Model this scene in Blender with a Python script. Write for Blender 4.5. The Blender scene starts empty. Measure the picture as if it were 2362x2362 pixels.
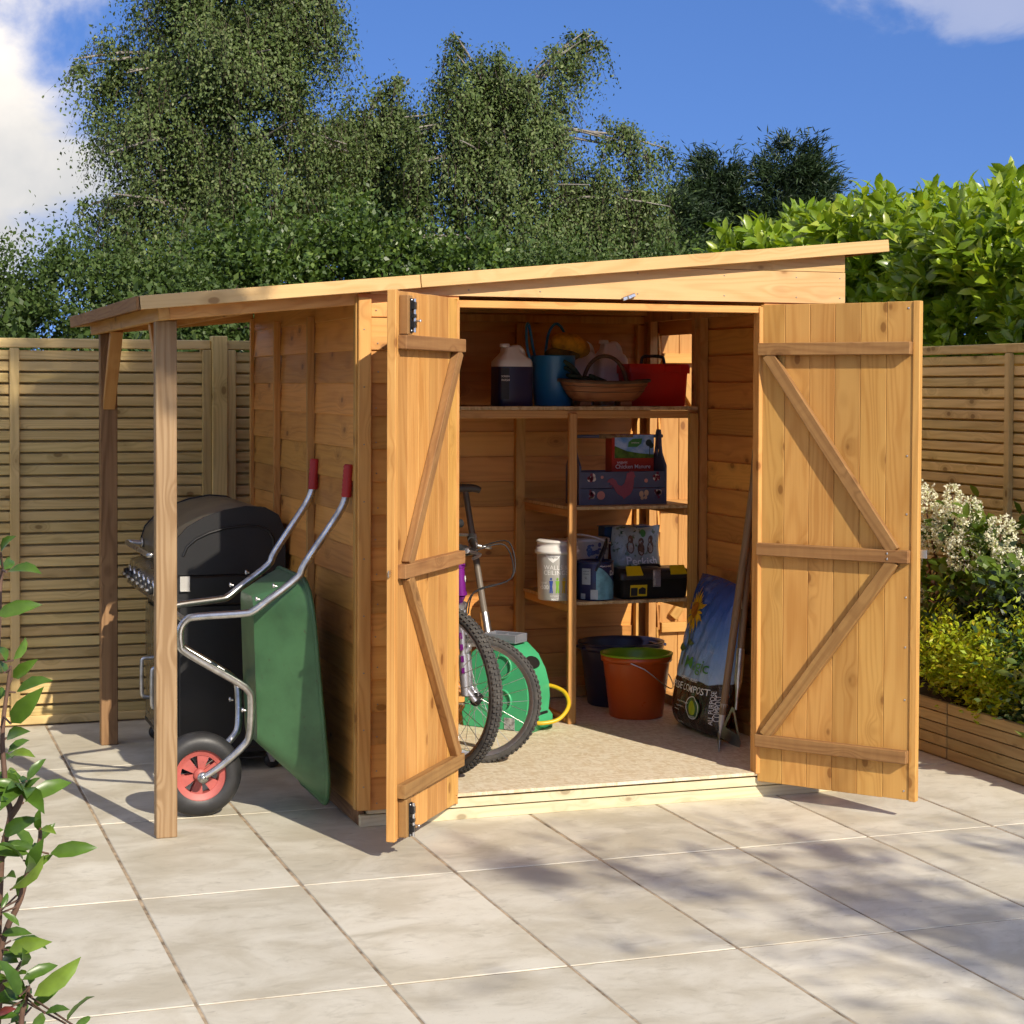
import bpy, math, random
import numpy as np
from mathutils import Matrix, Vector, Euler
random.seed(7); RNG = np.random.default_rng(7)
SC = bpy.context.scene
COL = SC.collection
R = math.radians

# ------------------------------------------------------------------ camera, sky, sun, exposure
cam_d = bpy.data.cameras.new('camera'); cam = bpy.data.objects.new('camera', cam_d); COL.objects.link(cam)
cam_d.sensor_fit = 'HORIZONTAL'; cam_d.sensor_width = 36.0; cam_d.lens = 65.49
cam_d.shift_y = -0.0698; cam_d.clip_start = 0.05; cam_d.clip_end = 2000
_yaw, _pitch, _roll = R(19.245), R(-1.643), R(0.232)
_f = Vector((math.sin(_yaw), math.cos(_yaw), 0)); _r = Vector((math.cos(_yaw), -math.sin(_yaw), 0)); _u = Vector((0, 0, 1))
_f2 = _f*math.cos(_pitch)+_u*math.sin(_pitch); _u2 = _u*math.cos(_pitch)-_f*math.sin(_pitch)
_r3 = _r*math.cos(_roll)+_u2*math.sin(_roll); _u3 = _u2*math.cos(_roll)-_r*math.sin(_roll)
cam.matrix_world = Matrix(((_r3.x, _u3.x, -_f2.x, -1.7853), (_r3.y, _u3.y, -_f2.y, -5.6414), (_r3.z, _u3.z, -_f2.z, 1.5516), (0, 0, 0, 1)))
SC.camera = cam

SUN_AZ, SUN_EL = R(104.0), R(33.0)            # azimuth: the way the shadows fall, from +X towards +Y
to_sun = Vector((-math.cos(SUN_AZ)*math.cos(SUN_EL), -math.sin(SUN_AZ)*math.cos(SUN_EL), math.sin(SUN_EL)))
SUN_STRENGTH, SKY_STRENGTH, EXPOSURE = 3.7, 0.15, 0.52
sun_d = bpy.data.lights.new('sun', 'SUN'); sun = bpy.data.objects.new('sun', sun_d); COL.objects.link(sun)
sun_d.energy = SUN_STRENGTH; sun_d.angle = R(0.53); sun_d.color = (1.0, 0.97, 0.915)
sun.rotation_euler = (-to_sun).to_track_quat('-Z', 'Y').to_euler(); sun.location = (6, -8, 9)

SC.view_settings.view_transform = 'Standard'; SC.view_settings.look = 'None'
SC.view_settings.exposure = EXPOSURE; SC.view_settings.gamma = 1.0; SC.view_settings.use_curve_mapping = False
SC.view_settings.use_white_balance = True; SC.view_settings.white_balance_temperature = 7500; SC.view_settings.white_balance_tint = 10
SC.render.engine = 'CYCLES'
SC.cycles.max_bounces = 10; SC.cycles.diffuse_bounces = 9; SC.cycles.glossy_bounces = 3
SC.cycles.transmission_bounces = 4; SC.cycles.transparent_max_bounces = 8
SC.cycles.caustics_reflective = False; SC.cycles.caustics_refractive = False
SC.cycles.use_denoising = True; SC.cycles.use_adaptive_sampling = True; SC.cycles.adaptive_threshold = 0.03
SC.cycles.sample_clamp_indirect = 6.0

# ------------------------------------------------------------------ node helper
class NT:
    def __init__(s, tree): s.t = tree; tree.nodes.clear()
    def n(s, typ, _out=0, **kw):
        nd = s.t.nodes.new(typ)
        ins = kw.pop('i', {})
        for k, v in kw.items(): setattr(nd, k, v)
        for k, v in ins.items():
            sock = nd.inputs[k]
            if isinstance(v, bpy.types.NodeSocket): s.t.links.new(v, sock)
            else: sock.default_value = v
        return nd
    def math(s, op, a, b=0.0, c=0.0, clamp=False): return s.n('ShaderNodeMath', operation=op, use_clamp=clamp, i={0: a, 1: b, 2: c}).outputs[0]
    def vmath(s, op, a, b=(0, 0, 0)): return s.n('ShaderNodeVectorMath', operation=op, i={0: a, 1: b}).outputs[0]
    def smooth(s, v, lo, hi, a=0.0, b=1.0): return s.n('ShaderNodeMapRange', interpolation_type='SMOOTHSTEP', i={0: v, 1: lo, 2: hi, 3: a, 4: b}).outputs[0]
    def mix(s, f, a, b, blend='MIX'):
        nd = s.n('ShaderNodeMix', data_type='RGBA', blend_type=blend); nd.clamp_factor = True
        for k, v in ((0, f), (6, a), (7, b)):
            if isinstance(v, bpy.types.NodeSocket): s.t.links.new(v, nd.inputs[k])
            else: nd.inputs[k].default_value = v if k == 0 else (tuple(v)+(1,))[:4]
        return nd.outputs[2]
    def noise(s, vec, scale, detail=3.0, rough=.55, dist=0.0, out=0):
        return s.n('ShaderNodeTexNoise', i={'Vector': vec, 'Scale': scale, 'Detail': detail, 'Roughness': rough, 'Distortion': dist}).outputs[out]
    def link(s, a, b): s.t.links.new(a, b)

# world ---------------------------------------------------------------
world = bpy.data.worlds.new('World'); SC.world = world; world.use_nodes = True
w = NT(world.node_tree)
tc = w.n('ShaderNodeTexCoord').outputs['Generated']
sx = w.n('ShaderNodeSeparateXYZ', i={0: tc})
zz = w.math('ADD', w.math('MULTIPLY', sx.outputs[2], 1.0), 0.30)
vec = w.vmath('NORMALIZE', w.n('ShaderNodeCombineXYZ', i={0: sx.outputs[0], 1: sx.outputs[1], 2: zz}).outputs[0])
sky = w.n('ShaderNodeTexSky', sky_type='NISHITA', sun_disc=False, sun_elevation=SUN_EL,
          sun_rotation=math.atan2(to_sun.x, to_sun.y), altitude=300, air_density=1.0, dust_density=0.25, ozone_density=3.0, i={0: vec})
skyc = w.n('ShaderNodeHueSaturation', i={'Hue': .516, 'Saturation': 1.26, 'Value': 1.0, 'Color': sky.outputs[0]}).outputs[0]
bg = w.n('ShaderNodeBackground', i={0: skyc, 1: SKY_STRENGTH})
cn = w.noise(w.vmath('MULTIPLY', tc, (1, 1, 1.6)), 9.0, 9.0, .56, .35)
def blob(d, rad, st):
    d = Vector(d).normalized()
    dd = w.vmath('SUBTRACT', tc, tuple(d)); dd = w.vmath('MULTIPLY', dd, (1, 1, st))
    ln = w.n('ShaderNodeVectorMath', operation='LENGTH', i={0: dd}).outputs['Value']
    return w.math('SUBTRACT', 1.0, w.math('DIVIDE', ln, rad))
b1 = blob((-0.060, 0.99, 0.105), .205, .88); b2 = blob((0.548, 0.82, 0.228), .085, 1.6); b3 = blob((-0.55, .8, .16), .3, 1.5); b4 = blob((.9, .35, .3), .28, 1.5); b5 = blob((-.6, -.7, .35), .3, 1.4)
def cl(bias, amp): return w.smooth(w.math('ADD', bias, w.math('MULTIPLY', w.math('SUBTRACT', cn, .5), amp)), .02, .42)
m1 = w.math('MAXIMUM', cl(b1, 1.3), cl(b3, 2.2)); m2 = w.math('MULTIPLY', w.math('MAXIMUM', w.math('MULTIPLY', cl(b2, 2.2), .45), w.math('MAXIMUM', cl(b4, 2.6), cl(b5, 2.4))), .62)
gap = w.math('MULTIPLY', w.smooth(blob((.34, .93, .10), .62, 1.0), .0, .35), -1.4)        # holds the added cloud field back from the sky in view
fld = w.noise(w.vmath('MULTIPLY', tc, (1, 1, 1.9)), 2.3, 6.0, .52, .2)  # cloud cover added all round, out of view, for neutral fill light
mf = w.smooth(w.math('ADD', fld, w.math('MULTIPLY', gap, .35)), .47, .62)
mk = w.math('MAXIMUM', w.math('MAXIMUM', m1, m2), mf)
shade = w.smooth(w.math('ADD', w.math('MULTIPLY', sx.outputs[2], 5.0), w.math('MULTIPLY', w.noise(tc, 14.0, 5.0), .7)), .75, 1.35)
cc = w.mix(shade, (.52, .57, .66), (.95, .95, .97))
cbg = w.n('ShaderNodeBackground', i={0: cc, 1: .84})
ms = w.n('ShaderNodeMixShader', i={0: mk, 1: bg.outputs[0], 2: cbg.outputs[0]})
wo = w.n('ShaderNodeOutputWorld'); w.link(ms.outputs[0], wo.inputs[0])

# ------------------------------------------------------------------ materials
MATS = {}
def newmat(name):
    m = bpy.data.materials.new(name); m.use_nodes = True
    return m, NT(m.node_tree)
def finish(t, color, rough, bump=None, bstr=.2, bdist=.002, metal=0.0, spec=.5, extra=None):
    p = t.n('ShaderNodeBsdfPrincipled')
    for k, v in (('Base Color', color), ('Roughness', rough), ('Metallic', metal), ('Specular IOR Level', spec)):
        if isinstance(v, bpy.types.NodeSocket): t.link(v, p.inputs[k])
        else: p.inputs[k].default_value = (tuple(v)+(1,))[:4] if k == 'Base Color' else v
    if extra:
        for k, v in extra.items(): p.inputs[k].default_value = v
    if bump is not None:
        b = t.n('ShaderNodeBump', i={'Height': bump, 'Strength': bstr, 'Distance': bdist}); t.link(b.outputs[0], p.inputs['Normal'])
    o = t.n('ShaderNodeOutputMaterial'); t.link(p.outputs[0], o.inputs[0])
    return p
def rcoord(t, k=40.0):
    tcn = t.n('ShaderNodeTexCoord').outputs['Object']; rnd = t.n('ShaderNodeObjectInfo').outputs['Random']
    off = t.vmath('MULTIPLY', t.n('ShaderNodeCombineXYZ', i={0: rnd, 1: rnd, 2: rnd}).outputs[0], (k, k*1.7, k*2.3))
    return t.vmath('ADD', tcn, off), rnd, tcn

def wood(key, light, dark, axis='x', rough=.6, knots=1.0, grain=1.0, tint=.16, sawn=0.0, spec=.35):
    nm = '%s_%s' % (key, axis)
    if nm in MATS: return MATS[nm]
    m, t = newmat(nm); v, rnd, loc = rcoord(t)
    s = t.n('ShaderNodeSeparateXYZ', i={0: v}); o = {'x': (0, 1, 2), 'y': (1, 2, 0), 'z': (2, 0, 1)}[axis]
    X, Y, Z = s.outputs[o[0]], s.outputs[o[1]], s.outputs[o[2]]
    comb = lambda a, b, c: t.n('ShaderNodeCombineXYZ', i={0: a, 1: b, 2: c}).outputs[0]
    mu = lambda a, k: t.math('MULTIPLY', a, k)
    vo = t.n('ShaderNodeTexVoronoi', feature='F1', i={'Vector': comb(mu(X, 5.0), mu(Y, 8.5), mu(Z, 8.5)), 'Scale': 1.0, 'Randomness': 1.0}).outputs['Distance']
    kd = t.smooth(vo, .05, .52, 1.0, 0.0)
    swirl = mu(t.math('POWER', kd, 2.0), .05)
    warp = mu(t.noise(comb(mu(X, 1.3), mu(Y, 3), mu(Z, 3)), 1.0, 2.0), .07)
    Yw = t.math('ADD', t.math('ADD', Y, swirl), warp)
    rings = t.noise(comb(mu(X, .5), mu(Yw, 8), mu(Z, 8)), 1.0, 1.0)
    ringv = t.math('PINGPONG', mu(rings, 26.0), 1.0)
    fib = t.noise(comb(mu(X, 4), mu(Y, 160), mu(Z, 160)), 1.0, 3.0, .6)
    blot = t.noise(comb(mu(X, 1.6), mu(Y, 7), mu(Z, 7)), 1.0, 3.0)
    g = t.math('ADD', t.math('ADD', mu(t.smooth(ringv, .25, 1.0), .26*grain), mu(fib, .42*grain)), mu(t.math('SUBTRACT', blot, .3), .85))
    c = t.mix(t.smooth(g, .12, 1.05), light, dark)
    kn = t.smooth(vo, .075, .120, knots, 0.0)
    c = t.mix(t.math('MULTIPLY', kn, .88), c, tuple(x*y for x, y in zip(dark, (.42, .34, .30))))
    halo = t.smooth(vo, .10, .32, .40*knots, 0.0)
    c = t.mix(halo, c, tuple(x*.75 for x in dark))
    if sawn:
        sm = t.noise(comb(t.math('ADD', mu(X, 60), mu(Y, 90)), mu(Y, 4), mu(Z, 4)), 1.0, 1.0)
        c = t.mix(mu(sm, sawn), c, tuple(x*.55 for x in dark))
    hv = t.n('ShaderNodeHueSaturation', i={'Hue': t.math('ADD', .5, mu(t.math('SUBTRACT', rnd, .5), .012)), 'Saturation': 1.0,
                                           'Value': t.math('ADD', 1.0, mu(t.math('SUBTRACT', t.math('FRACT', mu(rnd, 7.31)), .5), tint*2)), 'Color': c}).outputs[0]
    hgt = t.math('ADD', mu(fib, .5), mu(ringv, .25))
    finish(t, hv, t.math('ADD', rough, mu(t.math('SUBTRACT', fib, .5), .25)), hgt, .35, .0015, spec=spec)
    MATS[nm] = m; return m

def simple(key, col, rough=.5, metal=0.0, var=.12, scale=9.0, bump=.0, spec=.5, extra=None, col2=None, dirt=0.0):
    if key in MATS: return MATS[key]
    m, t = newmat(key); v, rnd, loc = rcoord(t)
    n = t.noise(v, scale, 5.0, .6)
    c2 = col2 or tuple(x*(1-var*1.6) for x in col)
    c = t.mix(t.smooth(n, .3, .75), col, c2)
    if dirt:
        dn = t.noise(v, 55.0, 3.0, .7)
        c = t.mix(t.math('MULTIPLY', t.smooth(dn, .62, .74), dirt), c, (.06, .045, .03))
    n2 = t.noise(v, scale*9, 3.0)
    finish(t, c, t.math('ADD', rough, t.math('MULTIPLY', t.math('SUBTRACT', n, .5), .22)), n2 if bump else None, bump, .002, metal, spec, extra)
    MATS[key] = m; return m

def leafmat(key, c1, c2, c3=None, rough=.42, trans=.3, spec=.5, tcol=None):
    if key in MATS: return MATS[key]
    m, t = newmat(key)
    rnd = t.n('ShaderNodeNewGeometry').outputs['Random Per Island']; ro = t.n('ShaderNodeObjectInfo').outputs['Random']
    r = t.math('FRACT', t.math('ADD', rnd, ro))
    loc = t.n('ShaderNodeTexCoord').outputs['Object']
    cl = t.noise(loc, 1.9, 3.0)
    c = t.mix(r, c1, c2)
    if c3: c = t.mix(t.smooth(t.math('FRACT', t.math('MULTIPLY', r, 13.7)), .80, .98), c, c3)
    c = t.n('ShaderNodeHueSaturation', i={'Hue': .5, 'Saturation': 1.0, 'Value': t.math('ADD', .36, t.math('MULTIPLY', cl, 1.3)), 'Color': c}).outputs[0]
    p = t.n('ShaderNodeBsdfPrincipled', i={'Base Color': c, 'Roughness': rough, 'Specular IOR Level': spec})
    tm = t.mix(1.0, c, tcol or (1.35, 1.3, .45), 'MULTIPLY')
    tr = t.n('ShaderNodeBsdfTranslucent', i={0: tm})
    mx = t.n('ShaderNodeMixShader', i={0: trans, 1: p.outputs[0], 2: tr.outputs[0]})
    o = t.n('ShaderNodeOutputMaterial'); t.link(mx.outputs[0], o.inputs[0])
    MATS[key] = m; return m

# ------------------------------------------------------------------ object helpers
WM = {}
def reg(o, parent, world):
    COL.objects.link(o); WM[o] = world
    if parent is not None:
        o.parent = parent; o.matrix_parent_inverse = Matrix.Identity(4)
        o.matrix_basis = WM[parent].inverted() @ world
    else: o.matrix_basis = world
    return o
def T(x, y=None, z=None):
    return Matrix.Translation(Vector(x) if y is None else Vector((x, y, z)))
def RZ(a): return Matrix.Rotation(a, 4, 'Z')
def RY(a): return Matrix.Rotation(a, 4, 'Y')
def RX(a): return Matrix.Rotation(a, 4, 'X')
def tag(o, label, cat, group=None, kind=None):
    if label: o['label'] = label
    if cat: o['category'] = cat
    if group: o['group'] = group
    if kind: o['kind'] = kind
    return o
def thing(name, label, cat, loc=(0, 0, 0), rz=0.0, group=None):
    o = bpy.data.objects.new(name, None); o.empty_display_size = .1
    reg(o, None, T(*loc) @ RZ(rz)); tag(o, label, cat, group); return o
def setmat(me, mats):
    for m in (mats if isinstance(mats, (list, tuple)) else [mats]): me.materials.append(m)

class MB:
    """collects faces of one mesh"""
    def __init__(s): s.v = []; s.f = []; s.m = []; s.sm = []; s.xf = Matrix.Identity(4); s.mat = 0
    def add(s, vs, fs, smooth=False):
        b = len(s.v); s.v += [tuple(s.xf @ Vector(p)) for p in vs]
        for f in fs: s.f.append(tuple(b+i for i in f)); s.m.append(s.mat); s.sm.append(smooth)
    def box(s, c, d, bev=0.0):
        hx, hy, hz = d[0]/2, d[1]/2, d[2]/2; cx, cy, cz = c
        b = min(bev, hx*.45, hy*.45, hz*.45)
        if b <= 0:
            vs = [(cx+i*hx, cy+j*hy, cz+k*hz) for i in (-1, 1) for j in (-1, 1) for k in (-1, 1)]
            s.add(vs, [(0, 1, 3, 2), (4, 6, 7, 5), (0, 4, 5, 1), (2, 3, 7, 6), (0, 2, 6, 4), (1, 5, 7, 3)]); return
        vs = []; ix = {}
        for i in (-1, 1):
            for j in (-1, 1):
                for k in (-1, 1):
                    for a in range(3):
                        p = [i*(hx-b), j*(hy-b), k*(hz-b)]; p[a] += (i, j, k)[a]*b
                        ix[(i, j, k, a)] = len(vs); vs.append((cx+p[0], cy+p[1], cz+p[2]))
        fs = []
        for a in range(3):
            o1, o2 = [(1, 2), (2, 0), (0, 1)][a]
            for sg in (-1, 1):
                q = []
                for (u, v) in ((-1, -1), (1, -1), (1, 1), (-1, 1)):
                    key = [0, 0, 0]; key[a] = sg; key[o1] = u; key[o2] = v; q.append(ix[(*key, a)])
                fs.append(tuple(q if sg > 0 else q[::-1]))
        for a in range(3):
            o1, o2 = [(1, 2), (2, 0), (0, 1)][a]
            for u in (-1, 1):
                for v in (-1, 1):
                    k0 = [0, 0, 0]; k1 = [0, 0, 0]; k0[a] = -1; k1[a] = 1
                    k0[o1] = k1[o1] = u; k0[o2] = k1[o2] = v
                    q = [ix[(*k0, o1)], ix[(*k1, o1)], ix[(*k1, o2)], ix[(*k0, o2)]]
                    fs.append(tuple(q if u*v < 0 else q[::-1]))
        for i in (-1, 1):
            for j in (-1, 1):
                for k in (-1, 1):
                    q = [ix[(i, j, k, 0)], ix[(i, j, k, 1)], ix[(i, j, k, 2)]]
                    fs.append(tuple(q if i*j*k > 0 else q[::-1]))
        s.add(vs, fs)
    def tube(s, pts, r, n=10, caps=True, closed=False):
        pts = [Vector(p) for p in pts]; N = len(pts)
        rs = r if isinstance(r, (list, tuple)) else [r]*N
        up = None; vs = []
        for i, p in enumerate(pts):
            if closed: d = pts[(i+1) % N]-pts[i-1]
            else: d = pts[min(i+1, N-1)]-pts[max(i-1, 0)]
            d.normalize()
            if up is None: up = d.orthogonal().normalized()
            up = (up-d*up.dot(d)); up = up.normalized() if up.length > 1e-6 else d.orthogonal().normalized()
            sd = d.cross(up)
            for k in range(n):
                a = 2*math.pi*k/n; vs.append(p+(up*math.cos(a)+sd*math.sin(a))*rs[i])
        fs = []
        for i in range(N if closed else N-1):
            a, b = i*n, ((i+1) % N)*n
            for k in range(n): fs.append((a+k, a+(k+1) % n, b+(k+1) % n, b+k))
        s.add(vs, fs, True)
        if caps and not closed:
            s.add([vs[k] for k in range(n)][::-1], [tuple(range(n))]); s.add([vs[(N-1)*n+k] for k in range(n)], [tuple(range(n))])
    def lathe(s, prof, n=32, axis='z', c=(0, 0, 0), smooth=True):
        vs = []; fs = []; m = len(prof)
        for k in range(n):
            a = 2*math.pi*k/n
            for (r, h) in prof:
                p = {'z': (r*math.cos(a), r*math.sin(a), h), 'y': (r*math.cos(a), h, -r*math.sin(a)), 'x': (h, r*math.cos(a), r*math.sin(a))}[axis]
                vs.append((p[0]+c[0], p[1]+c[1], p[2]+c[2]))
        for k in range(n):
            for j in range(m-1):
                q = (k*m+j, ((k+1) % n)*m+j, ((k+1) % n)*m+j+1, k*m+j+1); fs.append(q)
        s.add(vs, fs, smooth)
    def prism(s, outline, d0, d1, plane='xz', smooth=False):
        """outline in a plane, pushed along the third axis"""
        def mk(p, d):
            return {'xz': (p[0], d, p[1]), 'yz': (d, p[0], p[1]), 'xy': (p[0], p[1], d)}[plane]
        n = len(outline); vs = [mk(p, d0) for p in outline]+[mk(p, d1) for p in outline]
        s.add(vs, [tuple(range(n))[::-1], tuple(range(n, 2*n))])
        s.add(vs, [(i, (i+1) % n, n+(i+1) % n, n+i) for i in range(n)], smooth)
    def loft(s, rings, caps=(True, True), smooth=True):
        n = len(rings[0]); vs = [p for r in rings for p in r]; fs = []
        for i in range(len(rings)-1):
            for k in range(n): fs.append((i*n+k, i*n+(k+1) % n, (i+1)*n+(k+1) % n, (i+1)*n+k))
        s.add(vs, fs, smooth)
        if caps[0]: s.add(list(rings[0])[::-1], [tuple(range(n))])
        if caps[1]: s.add(list(rings[-1]), [tuple(range(n))])
    def ball(s, c, r, n=12, m=8):
        rx, ry, rz = r if isinstance(r, (tuple, list)) else (r, r, r); rings = []
        for j in range(1, m):
            a = math.pi*j/m
            rings.append([(c[0]+rx*math.sin(a)*math.cos(2*math.pi*k/n), c[1]+ry*math.sin(a)*math.sin(2*math.pi*k/n), c[2]-rz*math.cos(a)) for k in range(n)])
        s.loft(rings, (True, True))
    def mesh(s, name, mats):
        me = bpy.data.meshes.new(name); me.from_pydata(s.v, [], s.f); setmat(me, mats)
        me.polygons.foreach_set('material_index', s.m); me.polygons.foreach_set('use_smooth', s.sm); me.update(); return me
    def build(s, name, mats, parent=None, world=None):
        w_ = world if world is not None else (WM[parent] if parent is not None else Matrix.Identity(4))
        return reg(bpy.data.objects.new(name, s.mesh(name, mats)), parent, w_)

BOXC = {}
def box(name, c, d, mat, parent=None, base=None, bev=.0025, rot=None):
    """one board: its own object, mesh shared between boards of one size"""
    key = (tuple(round(x, 4) for x in d), round(bev, 4), mat.name)
    if key not in BOXC:
        b = MB(); b.box((0, 0, 0), d, bev); BOXC[key] = b.mesh(name, mat)
    W_ = (base if base is not None else Matrix.Identity(4)) @ T(*c)
    if rot is not None: W_ = W_ @ rot
    return reg(bpy.data.objects.new(name, BOXC[key]), parent, W_)
def bar(name, p0, p1, wd, th, mat, parent=None, base=None, bev=.002, roll=Vector((0, 0, 1))):
    """a straight timber from p0 to p1, local x along it"""
    B = base if base is not None else Matrix.Identity(4)
    p0, p1 = Vector(p0), Vector(p1); d = p1-p0; L = d.length; d.normalize()
    y = Vector(roll).cross(d); y.normalize(); z = d.cross(y)
    Rm = Matrix(((d.x, y.x, z.x, 0), (d.y, y.y, z.y, 0), (d.z, y.z, z.z, 0), (0, 0, 0, 1)))
    return box(name, (p0+p1)/2, (L, wd, th), mat, parent, B, bev, Rm)

_FC = {}
def text2d(body, size, bold=0.0, align='CENTER'):
    key = (body, bold, align)
    if key not in _FC:
        cu = bpy.data.curves.new('t', 'FONT'); cu.body = body; cu.align_x = align; cu.align_y = 'CENTER'; cu.resolution_u = 3; cu.offset = bold
        ob = bpy.data.objects.new('t', cu); COL.objects.link(ob); bpy.context.view_layer.update()
        me = bpy.data.meshes.new_from_object(ob)
        _FC[key] = ([tuple(v.co) for v in me.vertices], [tuple(p.vertices) for p in me.polygons])
        bpy.data.objects.remove(ob); bpy.data.curves.remove(cu); bpy.data.meshes.remove(me)
    vs, fs = _FC[key]
    return [(x*size, y*size) for x, y, _ in vs], fs
def disc2d(cx, cy, r, n=20, r2=None): return [(cx+r*math.cos(2*math.pi*k/n), cy+(r2 or r)*math.sin(2*math.pi*k/n)) for k in range(n)], [tuple(range(n))]
def tess(sh, ml):
    vs, fs = list(sh[0]), []
    st = [(f[0], f[i], f[i+1]) for f in sh[1] for i in range(1, len(f)-1)]; mid = {}
    while st:
        a, b, c = st.pop(); L = [(math.dist(vs[p], vs[q]), p, q, r) for p, q, r in ((a, b, c), (b, c, a), (c, a, b))]; l, p, q, r = max(L)
        if l < ml: fs.append((a, b, c)); continue
        k = (min(p, q), max(p, q))
        if k not in mid: mid[k] = len(vs); vs.append(((vs[p][0]+vs[q][0])/2, (vs[p][1]+vs[q][1])/2))
        m = mid[k]; st += [(p, m, r), (m, q, r)]
    return vs, fs
def printed(name, shapes, surf, mat, parent, world=None, fine=0):
    """flat print: 2-D shapes laid on a surface function surf(u, v) -> point"""
    if name == 'lettering' and len(shapes) > 1:
        return [printed(name, [s_], surf, mat, parent, world, fine) for s_ in shapes][-1]
    b = MB()
    for sh in shapes:
        vs, fs = tess(sh, fine) if fine else sh; b.add([surf(u, v) for u, v in vs], fs)
    return b.build(name, mat, parent, world)
def shift2d(sh, dx, dy, rot=0.0):
    c, s_ = math.cos(rot), math.sin(rot)
    return [(x*c-y*s_+dx, x*s_+y*c+dy) for x, y in sh[0]], sh[1]

def np_mesh(name, V, F, mats, smooth=True):
    """V (n,3), F (m,k): fast mesh"""
    me = bpy.data.meshes.new(name); V = np.ascontiguousarray(V, dtype=np.float32); F = np.ascontiguousarray(F, dtype=np.int32)
    k = F.shape[1]; me.vertices.add(len(V)); me.vertices.foreach_set('co', V.ravel())
    me.loops.add(F.size); me.loops.foreach_set('vertex_index', F.ravel())
    me.polygons.add(len(F)); me.polygons.foreach_set('loop_start', np.arange(0, F.size, k, dtype=np.int32)); me.polygons.foreach_set('loop_total', np.full(len(F), k, dtype=np.int32))
    me.polygons.foreach_set('use_smooth', np.full(len(F), smooth)); setmat(me, mats); me.update(calc_edges=True); return me
LEAF4 = (np.array([(0, 0, 0), (.45, -.30, .05), (1, 0, -.06), (.45, .30, .05)]), np.array([(0, 1, 2, 3)]))
LEAF8 = (np.array([(0, 0, 0), (.32, -.19, .05), (.32, 0, 0), (.32, .19, .05), (.7, -.17, .01), (.7, 0, -.05), (.7, .17, .01), (1, 0, -.16)]),
         np.array([(0, 1, 2, 2), (0, 2, 3, 3), (1, 4, 5, 2), (2, 5, 6, 3), (4, 7, 5, 5), (5, 7, 6, 6)]))
def basis(D, rng, flat=.6, out=None):
    """per-leaf frames: x along D, z roughly up with jitter"""
    D = D/np.linalg.norm(D, axis=1, keepdims=True)
    U = rng.normal(size=D.shape)*(1-flat)+(np.array([0, 0, 1.0])*1.6 if out is None else out+np.array([0, 0, .55]))*flat
    Yv = np.cross(U, D); Yv /= np.linalg.norm(Yv, axis=1, keepdims=True)+1e-9
    Z = np.cross(D, Yv); return D, Yv, Z
def leaves(name, P, D, size, mat, rng, shape=LEAF4, flat=.6, width=1.0, out=None):
    Tm, Fm = shape; X, Yv, Z = basis(D, rng, flat, out); n = len(P); k = len(Tm)
    size = np.asarray(size).reshape(-1, 1, 1)*np.ones((n, 1, 1))
    V = (Tm[None, :, 0:1]*X[:, None]+Tm[None, :, 1:2]*width*Yv[:, None]+Tm[None, :, 2:3]*Z[:, None])*size+P[:, None]
    if shape is LEAF8:
        tri = np.array([(0, 1, 2), (0, 2, 3), (1, 4, 5), (1, 5, 2), (2, 5, 6), (2, 6, 3), (4, 7, 5), (5, 7, 6)]); Fm = tri
    F = (Fm[None]+(np.arange(n)*k)[:, None, None]).reshape(-1, Fm.shape[1])
    return np_mesh(name, V.reshape(-1, 3), F, mat)
def meshobj(name, me, parent=None, world=None, kind=None):
    o = reg(bpy.data.objects.new(name, me), parent, world if world is not None else (WM[parent] if parent else Matrix.Identity(4)))
    if kind: o['kind'] = kind
    return o
# ------------------------------------------------------------------ palette
HONEY_L, HONEY_D = (.60, .325, .100), (.43, .190, .046)
def palehoney(a): return wood('pale_honey', (.66, .435, .195), (.53, .300, .105), a, .5, 1.0, .9, .06)
def honey(a): return wood('honey_pine', HONEY_L, HONEY_D, a, .55)
def panelw(a): return wood('stained_board', (.70, .335, .090), (.48, .195, .044), a, .48, 1.0, .9, .22)
def ledgew(a): return wood('sawn_ledge', (.40, .215, .080), (.23, .105, .036), a, .75, .6, 1.1, .12, .35)
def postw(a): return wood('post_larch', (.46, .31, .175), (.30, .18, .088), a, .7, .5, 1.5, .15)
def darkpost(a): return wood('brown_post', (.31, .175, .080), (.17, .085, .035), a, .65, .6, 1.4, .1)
def fencew(a): return wood('treated_fence', (.66, .485, .215), (.45, .305, .110), a, .75, 1.1, 1.0, .14)
def bearer(a): return wood('pale_bearer', (.66, .585, .40), (.50, .41, .25), a, .6, .8, .9, .05)
def planterw(a): return wood('planter_oak', (.40, .30, .15), (.25, .175, .075), a, .7, .5, 1.0, .14)

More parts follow.
